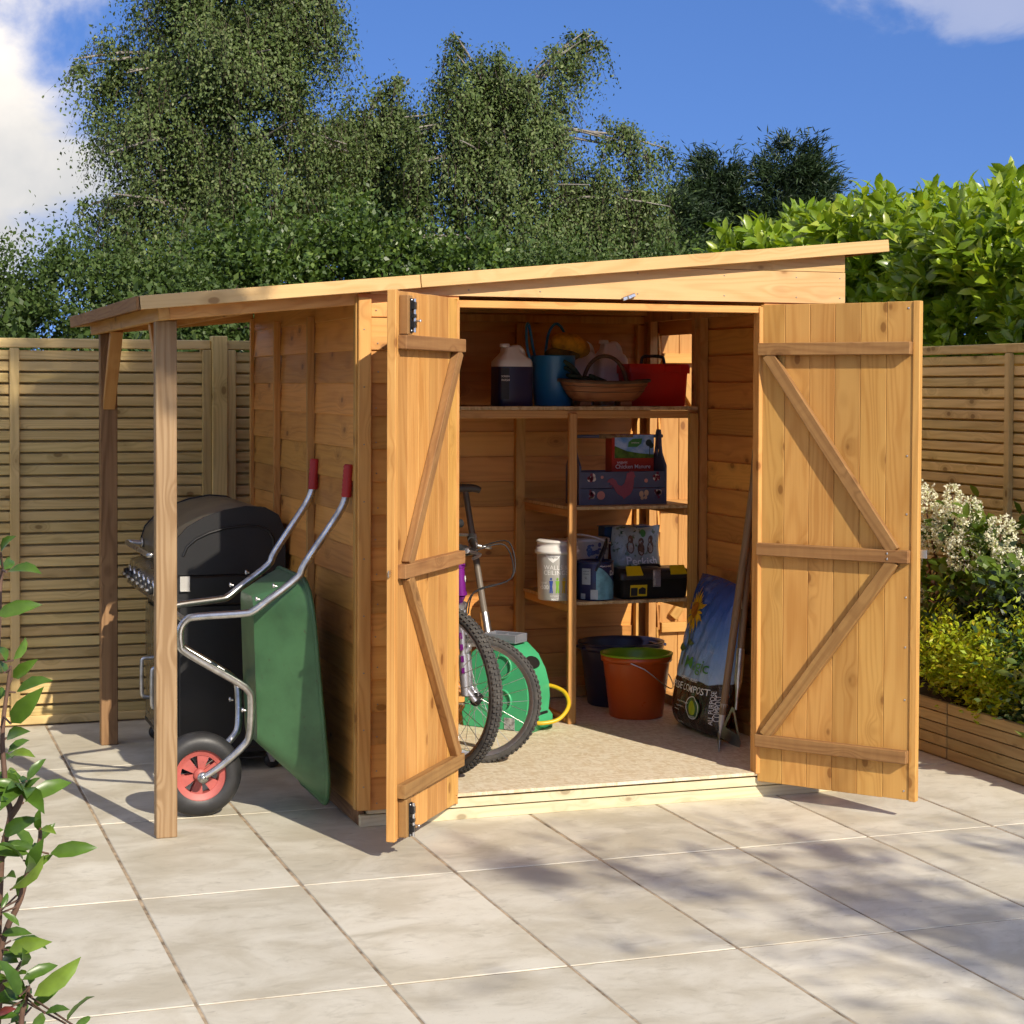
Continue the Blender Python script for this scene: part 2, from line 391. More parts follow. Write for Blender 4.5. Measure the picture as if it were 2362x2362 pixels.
def osb(key, col, dk):
    if key in MATS: return MATS[key]
    m, t = newmat(key); v, rnd, loc = rcoord(t)
    wv = t.vmath('ADD', v, t.vmath('MULTIPLY', t.noise(v, 6.0, 2.0, out=1), (.08, .08, .08)))
    def chips(sx_, sy_, ang):
        mp = t.n('ShaderNodeMapping', i={'Vector': wv, 'Rotation': (0, 0, ang), 'Scale': (sx_, sy_, 20)}).outputs[0]
        return t.n('ShaderNodeTexVoronoi', i={'Vector': mp, 'Scale': 1.0}).outputs['Color']
    a = t.n('ShaderNodeSeparateColor', i={0: chips(34, 130, .25)}).outputs[0]; b = t.n('ShaderNodeSeparateColor', i={0: chips(110, 36, .9)}).outputs[1]
    g = t.math('ADD', t.math('MULTIPLY', a, .55), t.math('MULTIPLY', b, .45))
    fib = t.noise(t.vmath('MULTIPLY', v, (9, 110, 30)), 1.0, 3.0)
    sp = t.noise(t.vmath('MULTIPLY', v, (30, 90, 30)), 1.0, 2.0)
    c = t.mix(t.smooth(t.math('ADD', g, t.math('MULTIPLY', t.math('SUBTRACT', fib, .5), .6)), .1, .95), col, dk)
    c = t.mix(t.smooth(sp, .66, .74, 0, .65), c, tuple(x*.38 for x in dk))
    finish(t, c, .75, g, .3, .002); MATS[key] = m; return m
OSB_FLOOR = osb('strand_board_floor', (.74, .66, .50), (.58, .46, .29)); OSB_SHELF = osb('strand_board_shelf', (.58, .42, .22), (.38, .24, .10))

def paving():
    m, t = newmat('porcelain_paving'); v, rnd, loc = rcoord(t)
    n1 = t.noise(t.vmath('MULTIPLY', v, (3.0, 3.8, 1)), 1.0, 6.0, .62, .5); n2 = t.noise(t.vmath('MULTIPLY', v, (9, 15, 1)), 1.0, 5.0, .65, .8); n3 = t.noise(v, 120.0, 2.0)
    c = t.mix(t.smooth(n1, .34, .66), (.660, .625, .520), (.505, .460, .355))
    c = t.mix(t.smooth(n2, .50, .74, 0, .45), c, (.355, .32, .235))
    c = t.mix(t.smooth(n3, .62, .8, 0, .35), c, (.32, .275, .21))
    c = t.mix(t.smooth(t.noise(t.vmath('MULTIPLY', v, (18, 60, 1)), 1.0, 2.0), .70, .76, 0, .5), c, (.25, .21, .17))
    c = t.n('ShaderNodeHueSaturation', i={'Value': t.math('ADD', .90, t.math('MULTIPLY', rnd, .18)), 'Color': c}).outputs[0]
    finish(t, c, t.math('ADD', .48, t.math('MULTIPLY', n2, .2)), n2, .12, .002, spec=.4); return m
PAVING = paving()
GROUT = simple('sandy_grout', (.50, .38, .25), .95, var=.5, scale=14, bump=.5)
SOIL = simple('dark_soil', (.055, .038, .026), .95, var=.4, scale=20, bump=.8)
GRASSG = simple('rough_ground', (.07, .09, .03), .95, var=.4, scale=3, bump=.6)

# ------------------------------------------------------------------ ground and patio
g = MB(); g.add([(-300, -300, -.03), (300, -300, -.03), (300, 300, -.03), (-300, 300, -.03)], [(0, 1, 2, 3)])
ground = g.build('ground', GRASSG); ground['kind'] = 'structure'
g = MB(); g.box((.75, -1.2, -.0115), (6.5, 9.1, .018))
patio = g.build('patio', GROUT, None, Matrix.Identity(4)); patio['kind'] = 'structure'
TY = 1.0157
for i in range(-5, 7):
    for j in range(-5, 3):
        x0, y0 = i*.5, j*TY
        x1, y1 = x0+.5, y0+TY
        if x0 > 2.45: continue
        gp = random.uniform(.0036, .0056)
        z = random.uniform(-.0006, .0006)
        box('paving_slab', ((x0+x1)/2, (y0+y1)/2, -.005+z), (round(.5-2*gp, 3), round(TY-2*gp, 3), .010), PAVING, patio, bev=.0022, rot=RZ(R(random.uniform(-.05, .05))))

# ------------------------------------------------------------------ back and side fences
SL = fencew('x')
def fence_panel(o, rz, W_, label, group):
    t = thing('slatted_fence', label, 'fence', o, rz, group); B = WM[t]
    H = 1.765; n = 32; p = .0525
    for k in range(n):
        z = .04+.022+k*p
        if z > H-.06: break
        box('slat', (W_/2, random.uniform(-.0015, .0015), z+random.uniform(-.001, .001)), (W_-.02, .014, .0425), SL, t, B, .003)
    bs = MB()
    for k in range(n): bs.box((W_/2, .027, .034+k*p), (W_-.02, .012, .040))
    bs.build('back_slats', SL, t, B)['kind'] = 'stuff'
    box('top_rail', (W_/2, -.004, H-.022), (W_, .034, .044), SL, t, B, .004)
    box('bottom_rail', (W_/2, -.004, .022), (W_, .030, .040), SL, t, B, .004)
    ZW = fencew('z')
    for x in (.02, W_/2, W_-.02):
        box('upright', (x, -.020, H/2-.012), (.042, .026, H-.068), ZW, t, B, .003)
    box('upright', (.02, .046, H/2), (.042, .026, H-.05), ZW, t, B, .003); box('upright', (W_-.02, .046, H/2), (.042, .026, H-.05), ZW, t, B, .003)
    return t
def fence_post(x, y, label, h=1.785):
    o = box('fence_post', (x, y, h/2), (.072, .075, h), fencew('z'), None, None, .004)
    tag(o, label, 'post', 'square posts between the fence panels'); return o
FY = 3.085
fence_panel((-2.025, FY, 0), 0, 1.785, 'slatted fence panel behind the lean-to and barbecue, left of the fence post', 'back fence panels')
fence_panel((-.165, FY, 0), 0, 1.755, 'slatted fence panel half hidden behind the shed side wall', 'back fence panels')
fence_panel((1.665, FY, 0), 0, 1.60, 'slatted fence panel behind the shed, seen past its side door', 'back fence panels')
fence_post(-.2025, FY-.01, 'square fence post rising between two panels behind the barbecue')
fence_post(3.305, FY, 'corner fence post behind the shed where the two fences meet')
RF = 3.30
fence_panel((RF, 3.03, 0), -math.pi/2, 2.42, 'slatted fence panel behind the white hydrangeas, right of the open door', 'side fence panels')

# ------------------------------------------------------------------ shed
shed = thing('garden_shed', 'honey coloured timber shed with open double doors and a lean-to roof at its left', 'shed', (.8, 1.6, 0))
SX0, SX1, SY0, SY1 = -.140, 1.758, .673, 2.535
FLOOR = .095
SLOPE = math.atan(.0954)
RB = T(-.92, 0, 1.848) @ RY(-SLOPE)              # roof frame: x up the slope, z = 0 at the top of the fascia
def roofz(x): return 1.848+(x+.92)*.0954

# base
base = MB(); base.box((.81, SY0+.035, .0205), (1.895, .045, .041), .002); fb = base.build('bearer', bearer('x'), shed, T(.0, .0, .0))
for y in (1.28, 1.9, 2.50): box('bearer', (.81, y, .0205), (1.88, .045, .041), bearer('x'), shed)
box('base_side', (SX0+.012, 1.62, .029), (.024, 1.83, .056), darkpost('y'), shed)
floor = box('floor', (.81, (SY0+SY1)/2+.012, .0825), (1.84, SY1-SY0-.05, .016), OSB_FLOOR, shed, None, .0)
box('floor_sheet', (.81, .968, FLOOR-.002), (1.845, .605, .012), OSB_FLOOR, floor, None, .001)
box('floor_sheet', (.81, 1.90, FLOOR-.0045), (1.84, 1.255, .012), OSB_FLOOR, floor, None, .001)
box('floor_joist', (.81, SY0+.018, .0625), (1.845, .03, .032), bearer('x'), floor, None, .0015)

BP = .1155                                   # board pitch
def cladding(name, along, length, cx, cy, z0, z1, out, mat, holes=(), wallmesh=None, bh=.128):
    """a wall part with its lapped boards as sub-parts; out = +-1 outward side"""
    k = 0; z = z0
    while z < z1-.02:
        h = min(bh, z1-z+.012); segs = [(-length/2, length/2)]
        for (a, b, za, zb) in holes:
            if z+h*.5 > za and z+h*.5 < zb:
                segs = [(s0, min(s1, a)) for s0, s1 in segs if s0 < a]+[(max(s0, b), s1) for s0, s1 in segs if s1 > b]
        for (s0, s1) in segs:
            if s1-s0 < .02: continue
            L = s1-s0; m_ = (s0+s1)/2
            if along == 'x': box('board', (cx+m_, cy, z+h/2), (L, .011, h), mat, wallmesh, None, .0015, RX(out*R(4.2)))
            else: box('board', (cx, cy+m_, z+h/2), (.011, L, h), mat, wallmesh, None, .0015, RY(-out*R(4.2)))
        z += BP
# left wall, with its framing turned to the lean-to side
wl = MB()
for y in (.71, 1.354, 1.967, 2.515): wl.box((SX0+.022, y, .97), (.030, .030, 1.72))
wl.box((SX0+.022, 1.6, .115), (.026, 1.84, .04)); wl.box((SX0+.022, 1.6, 1.80), (.026, 1.84, .04))
left_wall = wl.build('left_wall', honey('z'), shed, T(0, 0, 0))
cladding('board', 'y', SY1-SY0-.01, SX0, (SY0+SY1)/2, .062, 1.875, -1, panelw('y'), (), left_wall)
for y in (1.354, 1.967):
    box('batten', (SX0-.022, y, .95), (.028, .022, 1.735), honey('z'), left_wall, None, .002)
box('corner_strip', (SX0-.014, SY1-.008, .96), (.016, .03, 1.78), honey('z'), left_wall, None, .002)
# front wall
wf = MB()
for x in (-.11, .185, 1.425, 1.735): wf.box((x, SY0+.030, .97), (.032, .034, 1.76))
front_wall = wf.build('front_wall', honey('z'), shed, T(0, 0, 0))
cladding('board', 'x', .37, .032, SY0, .062, 1.865, -1, panelw('x'), (), front_wall)
cladding('board', 'x', .335, 1.588, SY0, .062, 1.865, -1, panelw('x'), (), front_wall)
box('corner_strip', (-.132, SY0-.017, .965), (.046, .018, 1.795), honey('z'), front_wall, None, .002)
box('corner_strip', (SX0-.014, SY0+.003, .965), (.018, .030, 1.795), honey('z'), front_wall, None, .002)
box('jamb', (.205, SY0+.008, .975), (.022, .05, 1.76), honey('z'), front_wall, None, .002)
box('jamb', (1.405, SY0+.008, .975), (.022, .05, 1.76), honey('z'), front_wall, None, .002)
box('lintel', (.805, SY0+.004, 1.846), (1.20, .03, .026), honey('x'), front_wall, None, .002)
# header boards above the doors, cut to the roof slope
hb = MB()
b1_ = MB(); b1_.prism([(-.11, 1.874), (1.758, 1.874), (1.758, 1.992), (.955, 1.992), (-.11, roofz(-.11)-.034)], SY0-.012, SY0+.004, 'xz')
b1_.build('header_board', palehoney('x'), front_wall, T(0, 0, 0))
b2_ = MB(); b2_.prism([(.99, 1.9945), (1.758, 1.9945), (1.758, roofz(1.758)-.034)], SY0-.009, SY0+.006, 'xz')
b2_.build('header_board', palehoney('x'), front_wall, T(0, 0, 0))
nl = MB()
for k in range(16):
    for x in (-.085, .03, .16): nl.ball((x+random.uniform(-.006, .006), SY0-.0105, .095+k*BP+random.uniform(-.01, .01)), (.0028, .0015, .0028), 6, 4)
for x in (.25, .52, .9, 1.25, 1.55, 1.735):
    for z in (1.895, 1.97): nl.ball((x, SY0-.0125, z), (.0032, .0015, .0032), 6, 4)
for k in range(9): nl.ball((-.135, SY0-.0265, .15+k*.2), (.003, .0015, .003), 6, 4)
nl.build('nail_heads', simple('dull_nail', (.30, .27, .24), .5, .6), front_wall, T(0, 0, 0))['kind'] = 'stuff'
# back wall
wb = MB()
for x in (-.10, .47, 1.095, 1.70): wb.box((x, SY1-.036, .97), (.044, .032, 1.75))
wb.box((.81, SY1-.036, 1.868), (1.84, .034, .032)); wb.box((.81, SY1-.036, .125), (1.84, .032, .045))
back_wall = wb.build('back_wall', honey('z'), shed, T(0, 0, 0))
cladding('board', 'x', 1.89, .81, SY1-.008, .062, 1.885, 1, panelw('x'), (), back_wall)
box('board', (.81, SY1-.01, 1.935), (1.89, .011, .10), panelw('x'), back_wall)
box('top_rail', (.81, SY1-.07, 1.912), (1.80, .045, .045), honey('x'), back_wall)
# right wall with the side doorway
wr = MB()
for y in (.71, 1.875, 1.925, 2.425, 2.50): wr.box((SX1-.030, y, 1.0), (.036, .040 if y > 1.9 else .044, 1.80))
wr.box((SX1-.030, 1.6, .118), (.034, 1.82, .046)); wr.box((SX1-.030, 1.6, 1.885), (.034, 1.82, .05))
right_wall = wr.build('right_wall', honey('z'), shed, T(0, 0, 0))
yc = (SY0+SY1)/2
cladding('board', 'y', SY1-SY0-.01, SX1, yc, .062, 2.02, 1, panelw('y'), ((1.945-yc, 2.405-yc, .11, 1.855),), right_wall)

# roof
rd = MB(); rd.box((1.425, 1.641, -.012), (2.815, 2.03, .012))
roof = rd.build('roof', simple('mineral_felt', (.10, .11, .10), .95, var=.3, scale=60, bump=.6), shed, RB)
for k in range(18):
    box('roof_board', (1.425, .681+k*.1136, -.0245), (2.80, .1122, .012), panelw('x'), roof, RB, .001)
box('fascia', (.49, .615, -.022), (.977, .016, .046), palehoney('x'), roof, RB, .0015)
box('fascia', (1.914, .615, -.0215), (1.865, .016, .0455), palehoney('x'), roof, RB, .0015)
box('fascia', (1.42, 2.667, -.0225), (2.84, .016, .045), palehoney('x'), roof, RB, .0015)
box('fascia', (.0, 1.640, -.0225), (.016, 2.066, .0455), ledgew('y'), roof, RB, .0015)
box('fascia', (2.838, 1.645, -.0225), (.014, 2.03, .045), ledgew('y'), roof, RB, .0015)
box('beam', (.44, .690, -.059), (.665, .036, .052), honey('x'), shed, RB, .002)
box('beam', (.44, 2.555, -.059), (.665, .036, .052), honey('x'), shed, RB, .002)
box('beam', (.088, 1.63, -.060), (.040, 1.96, .050), honey('y'), shed, RB, .002)
box('beam', (.44, 1.63, -.056), (.030, 1.84, .044), honey('y'), shed, RB, .002)
# lean-to posts with knee braces
pf = box('post', (-.805, .768, .887), (.0715, .055, 1.774), postw('z'), shed, None, .003)
bar('knee_brace', (-.80, .785, 1.49), (-.80, 1.02, 1.785), .04, .05, honey('x'), pf, None, .002, Vector((1, 0, 0)))
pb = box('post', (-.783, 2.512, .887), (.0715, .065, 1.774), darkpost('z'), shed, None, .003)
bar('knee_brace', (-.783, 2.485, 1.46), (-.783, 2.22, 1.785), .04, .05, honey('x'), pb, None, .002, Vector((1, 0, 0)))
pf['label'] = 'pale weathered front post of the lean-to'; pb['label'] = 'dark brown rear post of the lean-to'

# doors ---------------------------------------------------------------
STEEL = simple('galvanised_steel', (.62, .63, .64), .38, 1.0, .25, 30)
BLACKMET = simple('black_ironmongery', (.018, .018, .019), .45, .3, .2, 40)
BRIGHT = simple('bright_zinc', (.75, .76, .78), .28, 1.0, .15, 40)
def make_door(hx, hy, fx, fy, side, z0=.065, z1=1.866):
    """door hinged at (hx, hy), free edge at (fx, fy); side = +1 when the inner face is on the left seen from the hinge"""
    d = Vector((fx-hx, fy-hy, 0)); L = d.length; ang = math.atan2(d.y, d.x); B = T(hx, hy, 0) @ RZ(ang)
    s = side; H = z1-z0; zc = (z0+z1)/2
    tr = MB(); tr.box((L-.013, -s*.004, zc), (.026, .030, H), .002)
    dr = tr.build('door', honey('z'), shed, B)
    n = 6; wd = (L-.026)/n
    for k in range(n):
        box('board', (wd*(k+.5), 0, zc+random.uniform(-.001, .001)), (wd-.0012, .0125, H-.004), honey('z'), dr, B, .0015)
    yo = s*.0225
    zt, zm, zb = 1.697, .948, .226
    for z in (zt, zm, zb):
        box('ledge', (L/2-.012, yo, z), (L-.03, .031, .046), ledgew('x'), dr, B, .002)
    y2 = s*.021
    bar('brace', (.040, y2, zt-.020), (L-.085, y2, zm+.018), .028, .046, ledgew('x'), dr, B, .002, Vector((0, -s, 0)).cross(Vector((L-.1, 0, zm-zt+.09)).normalized()))
    bar('brace', (L-.085, y2, zm-.018), (.040, y2, zb+.020), .028, .046, ledgew('x'), dr, B, .002, Vector((0, -s, 0)).cross(Vector((-(L-.1), 0, zb-zm+.09)).normalized()))
    return dr, B, L, s
door_l, BL, LL, sl = make_door(.207, .668, -.163, .184, +1)
door_l['label'] = 'left door leaf with two black bolts'
for zc_, hh, ze in ((1.697+.023+.066, .128, .0), (.226-.023-.068, .125, 0)):
    box('bolt_block', (LL-.065, sl*.0215, zc_), (.045, .029, hh), ledgew('z'), door_l, BL, .002)
def bolt(B, x, y, z, parent, sgn):
    b = MB(); b.mat = 0; b.box((x, y, z), (.026, .004, .112), .001)
    b.box((x, y+sgn*.008, z+.032), (.020, .014, .026), .002); b.box((x, y+sgn*.008, z-.030), (.020, .014, .022), .002); b.box((x, y+sgn*.008, z-.002), (.020, .014, .014), .002)
    b.mat = 1; b.tube([(x, y+sgn*.010, z-.055), (x, y+sgn*.010, z+.055)], .0055, 8); b.tube([(x, y+sgn*.010, z-.018), (x+.004, y+sgn*.030, z-.018)], .0035, 8); b.ball((x+.004, y+sgn*.031, z-.018), .005, 8, 6)
    for dz in (-.050, .050): b.ball((x+.009, y+sgn*.003, z+dz), .0034, 6, 4); b.ball((x-.009, y+sgn*.003, z+dz), .0034, 6, 4)
    return b.build('bolt', [BLACKMET, BRIGHT], parent, B)
bolt(BL, LL-.075, sl*.038, 1.784, door_l, sl); bolt(BL, LL-.075, sl*.038, .128, door_l, sl)
lk = MB(); lk.box((LL+.010, -.004, .945), (.024, .003, .022), .001); lk.build('latch_plate', BRIGHT, door_l, BL)
door_r, BR, LR, sr = make_door(1.408, .668, 1.79, .170, -1)
door_r['label'] = 'right door leaf with latch plate on its edge'
lk = MB(); lk.box((LR+.006, .016, .958), (.038, .003, .030), .001); lk.tube([(LR+.018, .017, .958), (LR+.018, .024, .958)], .004, 8); lk.build('latch_plate', STEEL, door_r, BR)
for z in (1.84, 1.31, 1.10, .80, .62, .43, .10):
    sc = MB(); sc.ball((LR-.045, sr*.0068, z), (.0042, .002, .0042), 8, 4); sc.build('screw', BRIGHT, door_r, BR)
for z in (.958, .938):
    sc = MB(); sc.ball((LR-.105, sr*.0385, z), (.0045, .002, .0045), 8, 4); sc.build('screw', BRIGHT, door_r, BR)
tb = MB(); tb.box((0, 0, 0), (.052, .012, .014), .002); tb.box((0, -.008, 0), (.014, .008, .014), .002); tb.build('turn_button', BRIGHT, shed, T(.862, SY0-.020, 1.882) @ RY(R(-20)))
# side door, standing open outwards at the back right
def side_door():
    B = T(1.772, 2.43, 0); L, z0, z1 = .50, .10, 1.86; H = z1-z0
    tr = MB(); tr.box((L-.012, .003, (z0+z1)/2), (.024, .026, H), .002); d = tr.build('door', honey('z'), shed, B)
    for k in range(5): box('board', (.095*(k+.5), 0, (z0+z1)/2), (.0928, .0125, H-.004), honey('z'), d, B, .0022)
    for z in (1.69, 1.0, .42): box('ledge', (L/2-.01, -.022, z), (L-.02, .031, .046), honey('x'), d, B, .002)
    bar('brace', (.06, -.021, 1.645), (L-.06, -.021, 1.045), .028, .046, honey('x'), d, B, .002, Vector((0, 1, 0)).cross(Vector((L, 0, -.6)).normalized()))
    bar('brace', (.06, -.021, .465), (L-.06, -.021, .955), .028, .046, honey('x'), d, B, .002, Vector((0, 1, 0)).cross(Vector((L, 0, .5)).normalized()))
    d['label'] = 'narrow side door standing open behind the shelves'
side_door()

# shelves --------------------------------------------------------------
SHY = 1.858
shelf_u = thing('shelving', 'built-in corner shelving with a long top shelf inside the shed', 'shelves', (1.1, 2.1, FLOOR))
st = box('top_shelf', (.815, (SHY+2.48)/2, 1.4615), (1.775, 2.48-SHY, .016), OSB_SHELF, shelf_u, None, .001)
box('shelf_rail', (.815, SHY+.014, 1.435), (1.775, .024, .034), honey('x'), st)
for z in (1.034, .621):
    s_ = box('shelf', (1.395, (SHY+2.478)/2, z-.006), (.58, 2.478-SHY, .014), OSB_SHELF, shelf_u, None, .001)
    box('shelf_rail', (1.118, 2.17, z-.030), (.022, .58, .032), honey('y'), s_)
    box('shelf_rail', (1.66, 2.17, z-.030), (.022, .58, .032), honey('y'), s_)
box('upright', (1.105, SHY-.012, .768), (.036, .022, 1.345), honey('z'), shelf_u)
box('upright', (1.675, SHY-.010, .768), (.042, .022, 1.345), honey('z'), shelf_u)
box('foot_rail', (1.098, 2.15, FLOOR+.016), (.022, .55, .028), honey('y'), shelf_u)

# raised planter along the right fence
pl = thing('raised_planter', 'low raised bed of brown timber planks along the right side', 'planter', (2.9, 1.2, 0))
for k in range(5):
    z = .024+k*.0475
    box('plank', (2.505, .033, z), (.022, 2.09, .0435), planterw('y'), pl, None, .002)
    box('plank', (2.505, 2.073, z), (.022, 1.975, .0435), planterw('y'), pl, None, .002)
sb = MB(); sb.box((2.90, .9, .10), (.76, 4.4, .19)); soil = sb.build('soil', SOIL); soil['kind'] = 'structure'

# ------------------------------------------------------------------ plain materials for the things
def plastic(key, c, rough=.38, **k): return simple(key, c, rough, 0.0, k.pop('var', .10), k.pop('scale', 6.0), **k)
RUBBER = simple('black_rubber', (.022, .022, .023), .7, 0, .35, 22, .25, dirt=.25)
TYREMAT = simple('dusty_tyre', (.040, .038, .036), .85, 0, .4, 26, .35, col2=(.085, .078, .068))
BLACKPL = plastic('black_plastic', (.014, .014, .015), .42)
WHITEPL = plastic('white_plastic', (.72, .70, .66), .45)
CHROME = simple('brushed_tube', (.66, .66, .65), .30, 1.0, .30, 18, .08, dirt=.15)
INK_W = simple('white_print', (.80, .80, .78), .5, var=.05)
INK_G = simple('green_print', (.05, .24, .05), .5, var=.05)
INK_K = simple('black_print', (.02, .02, .02), .5, var=.05)

def rrect(hx, hy, r, n=5, c=(0, 0)):
    out = []
    for (sx_, sy_, a0) in ((1, 1, 0), (-1, 1, 90), (-1, -1, 180), (1, -1, 270)):
        for k in range(n+1):
            a = R(a0+90*k/n); out.append((c[0]+sx_*(hx-r)+r*math.cos(a), c[1]+sy_*(hy-r)+r*math.sin(a)))
    return out
def ring(z, hx, hy, r, n=5): return [(x, y, z) for x, y in rrect(hx, hy, min(r, hx*.98, hy*.98), n)]
def spline(pts, n=6):
    P = [Vector(p) for p in pts]; out = []
    for i in range(len(P)-1):
        p0, p1, p2, p3 = P[max(i-1, 0)], P[i], P[i+1], P[min(i+2, len(P)-1)]
        for k in range(n):
            t = k/n
            out.append(.5*((2*p1)+(p2-p0)*t+(2*p0-5*p1+4*p2-p3)*t*t+(3*p1-p0-3*p2+p3)*t*t*t))
    out.append(P[-1]); return out

# ------------------------------------------------------------------ gas barbecue under the lean-to
BBQ_BLACK = simple('black_enamel', (.012, .012, .013), .42, 0, .3, 5, .12)
BBQ_LID = simple('smoked_steel_lid', (.20, .18, .15), .36, .45, .2, 4)
BBQ_STEEL = simple('stainless_front', (.40, .385, .36), .27, 1.0, .2, 5)
q = thing('barbecue', 'black and stainless gas barbecue on castors under the lean-to', 'barbecue', (-.40, 2.18, 0))
Y0, Y1 = 1.765, 2.61
b = MB(); b.box((-.395, (Y0+Y1)/2, .375), (.41, Y1-Y0, .60), .006); cab = b.build('cabinet', BBQ_BLACK, q, T(0, 0, 0))
for k, (ya, yb) in enumerate(((Y0+.012, (Y0+Y1)/2-.003), ((Y0+Y1)/2+.003, Y1-.012))):
    d_ = box('cabinet_door', (-.607, (ya+yb)/2, .345), (.012, yb-ya, .52), BBQ_STEEL, q, None, .003)
    yh = yb-.06 if k == 1 else ya+.06
    yh = (Y0+Y1)/2+(-.05 if k == 0 else .25)
    h = MB(); h.tube(spline([(-.612, yh, .378), (-.645, yh, .375), (-.652, yh, .35), (-.652, yh, .24), (-.645, yh, .212), (-.612, yh, .209)], 5), .009, 10); h.build('handle', CHROME, d_, T(0, 0, 0))
b = MB(); b.box((-.40, (Y0+Y1)/2, .735), (.43, Y1-Y0+.02, .12), .008); b.build('firebox', BBQ_BLACK, q, T(0, 0, 0))
b = MB(); b.prism([(-.615, .665), (-.690, .690), (-.675, .795), (-.615, .815)], Y0+.005, Y1-.005, 'xz'); cp = b.build('control_panel', BBQ_STEEL, q, T(0, 0, 0))
for k in range(6):
    y = 1.84+k*.137
    kb = MB(); Wk = T(-.684, y, .742) @ RY(R(-98))
    kb.mat = 1; kb.lathe([(.0, .0), (.034, .0), (.034, .006), (.028, .010), (0, .010)], 20); kb.mat = 0; kb.lathe([(.0, .010), (.024, .010), (.021, .030), (.0, .030)], 20); kb.mat = 1; kb.box((0, 0, .032), (.012, .042, .016), .003)
    kb.build('knob', [BLACKPL, BRIGHT], cp, Wk)
prof = [(-.628, .80), (-.632, .875), (-.612, .935), (-.565, .985), (-.50, 1.022), (-.42, 1.05), (-.33, 1.064), (-.255, 1.058), (-.20, 1.028), (-.178, .975), (-.172, .90), (-.172, .80)]
b = MB(); b.prism(prof, Y0+.012, Y1-.012, 'xz', True); lid = b.build('lid', BBQ_LID, q, T(0, 0, 0))
for ya, yb in ((Y0-.004, Y0+.0115), (Y1-.0115, Y1+.004)):
    cx, cz = -.39, .86
    b = MB(); b.prism([(cx+(x-cx)*1.012, cz+(z-cz)*1.03) for x, z in prof], ya, yb, 'xz', True)
    inner = [(cx+(x-cx)*.80, .865+(z-.86)*.62) for x, z in prof[1:-1]]
    b.tube([(x, ya-.001, z) for x, z in inner], .006, 6)
    b.build('side_panel', BBQ_BLACK, lid, T(0, 0, 0))
b = MB(); b.tube(spline([(-.63, 1.86, .868), (-.685, 1.86, .873), (-.705, 1.88, .873), (-.705, 2.2, .873), (-.705, 2.50, .873), (-.685, 2.52, .873), (-.63, 2.52, .868)], 4), .0105, 12)
for y in (1.86, 2.52): b.lathe([(0, 0), (.022, 0), (.022, .008), (0, .008)], 16, 'x', (-.642, y, .870))
b.build('lid_handle', CHROME, lid, T(0, 0, 0))
b = MB(); b.lathe([(0, 0), (.034, 0), (.034, .010), (.028, .014), (0, .014)], 20, 'x', (0, 0, 0)); b.build('thermometer', BRIGHT, lid, T(-.598, 2.19, .955) @ RY(R(42)) @ RZ(math.pi))
b = MB(); b.box((-.578, Y0-.016, .765), (.040, .004, .060), .001); b.box((-.578, Y0-.020, .737), (.040, .012, .004), .001); b.build('side_bracket', simple('pale_steel_plate', (.55, .54, .51), .5, .6), q, T(0, 0, 0))
box('base_shelf', (-.40, (Y0+Y1)/2, .088), (.43, Y1-Y0+.01, .022), BLACKPL, q, None, .004)
for (x, y) in ((-.575, 1.80), (-.575, 2.565), (-.22, 1.80), (-.22, 2.565)):
    b = MB(); b.box((0, 0, .070), (.045, .045, .006), .001); b.prism([(-.022, .068), (.022, .068), (.010, .026), (-.006, .026)], -.017, -.014, 'xz'); b.prism([(-.022, .068), (.022, .068), (.010, .026), (-.006, .026)], .014, .017, 'xz'); b.build('castor', BRIGHT, q, T(x, y, 0.001))
    c_ = q.children[-1]
    b = MB(); b.lathe([(0, -.012), (.026, -.012), (.031, -.007), (.031, .007), (.026, .012), (0, .012)], 18, 'y', (.002, 0, .031)); b.build('castor_wheel', BLACKPL, c_, T(x, y, .001))

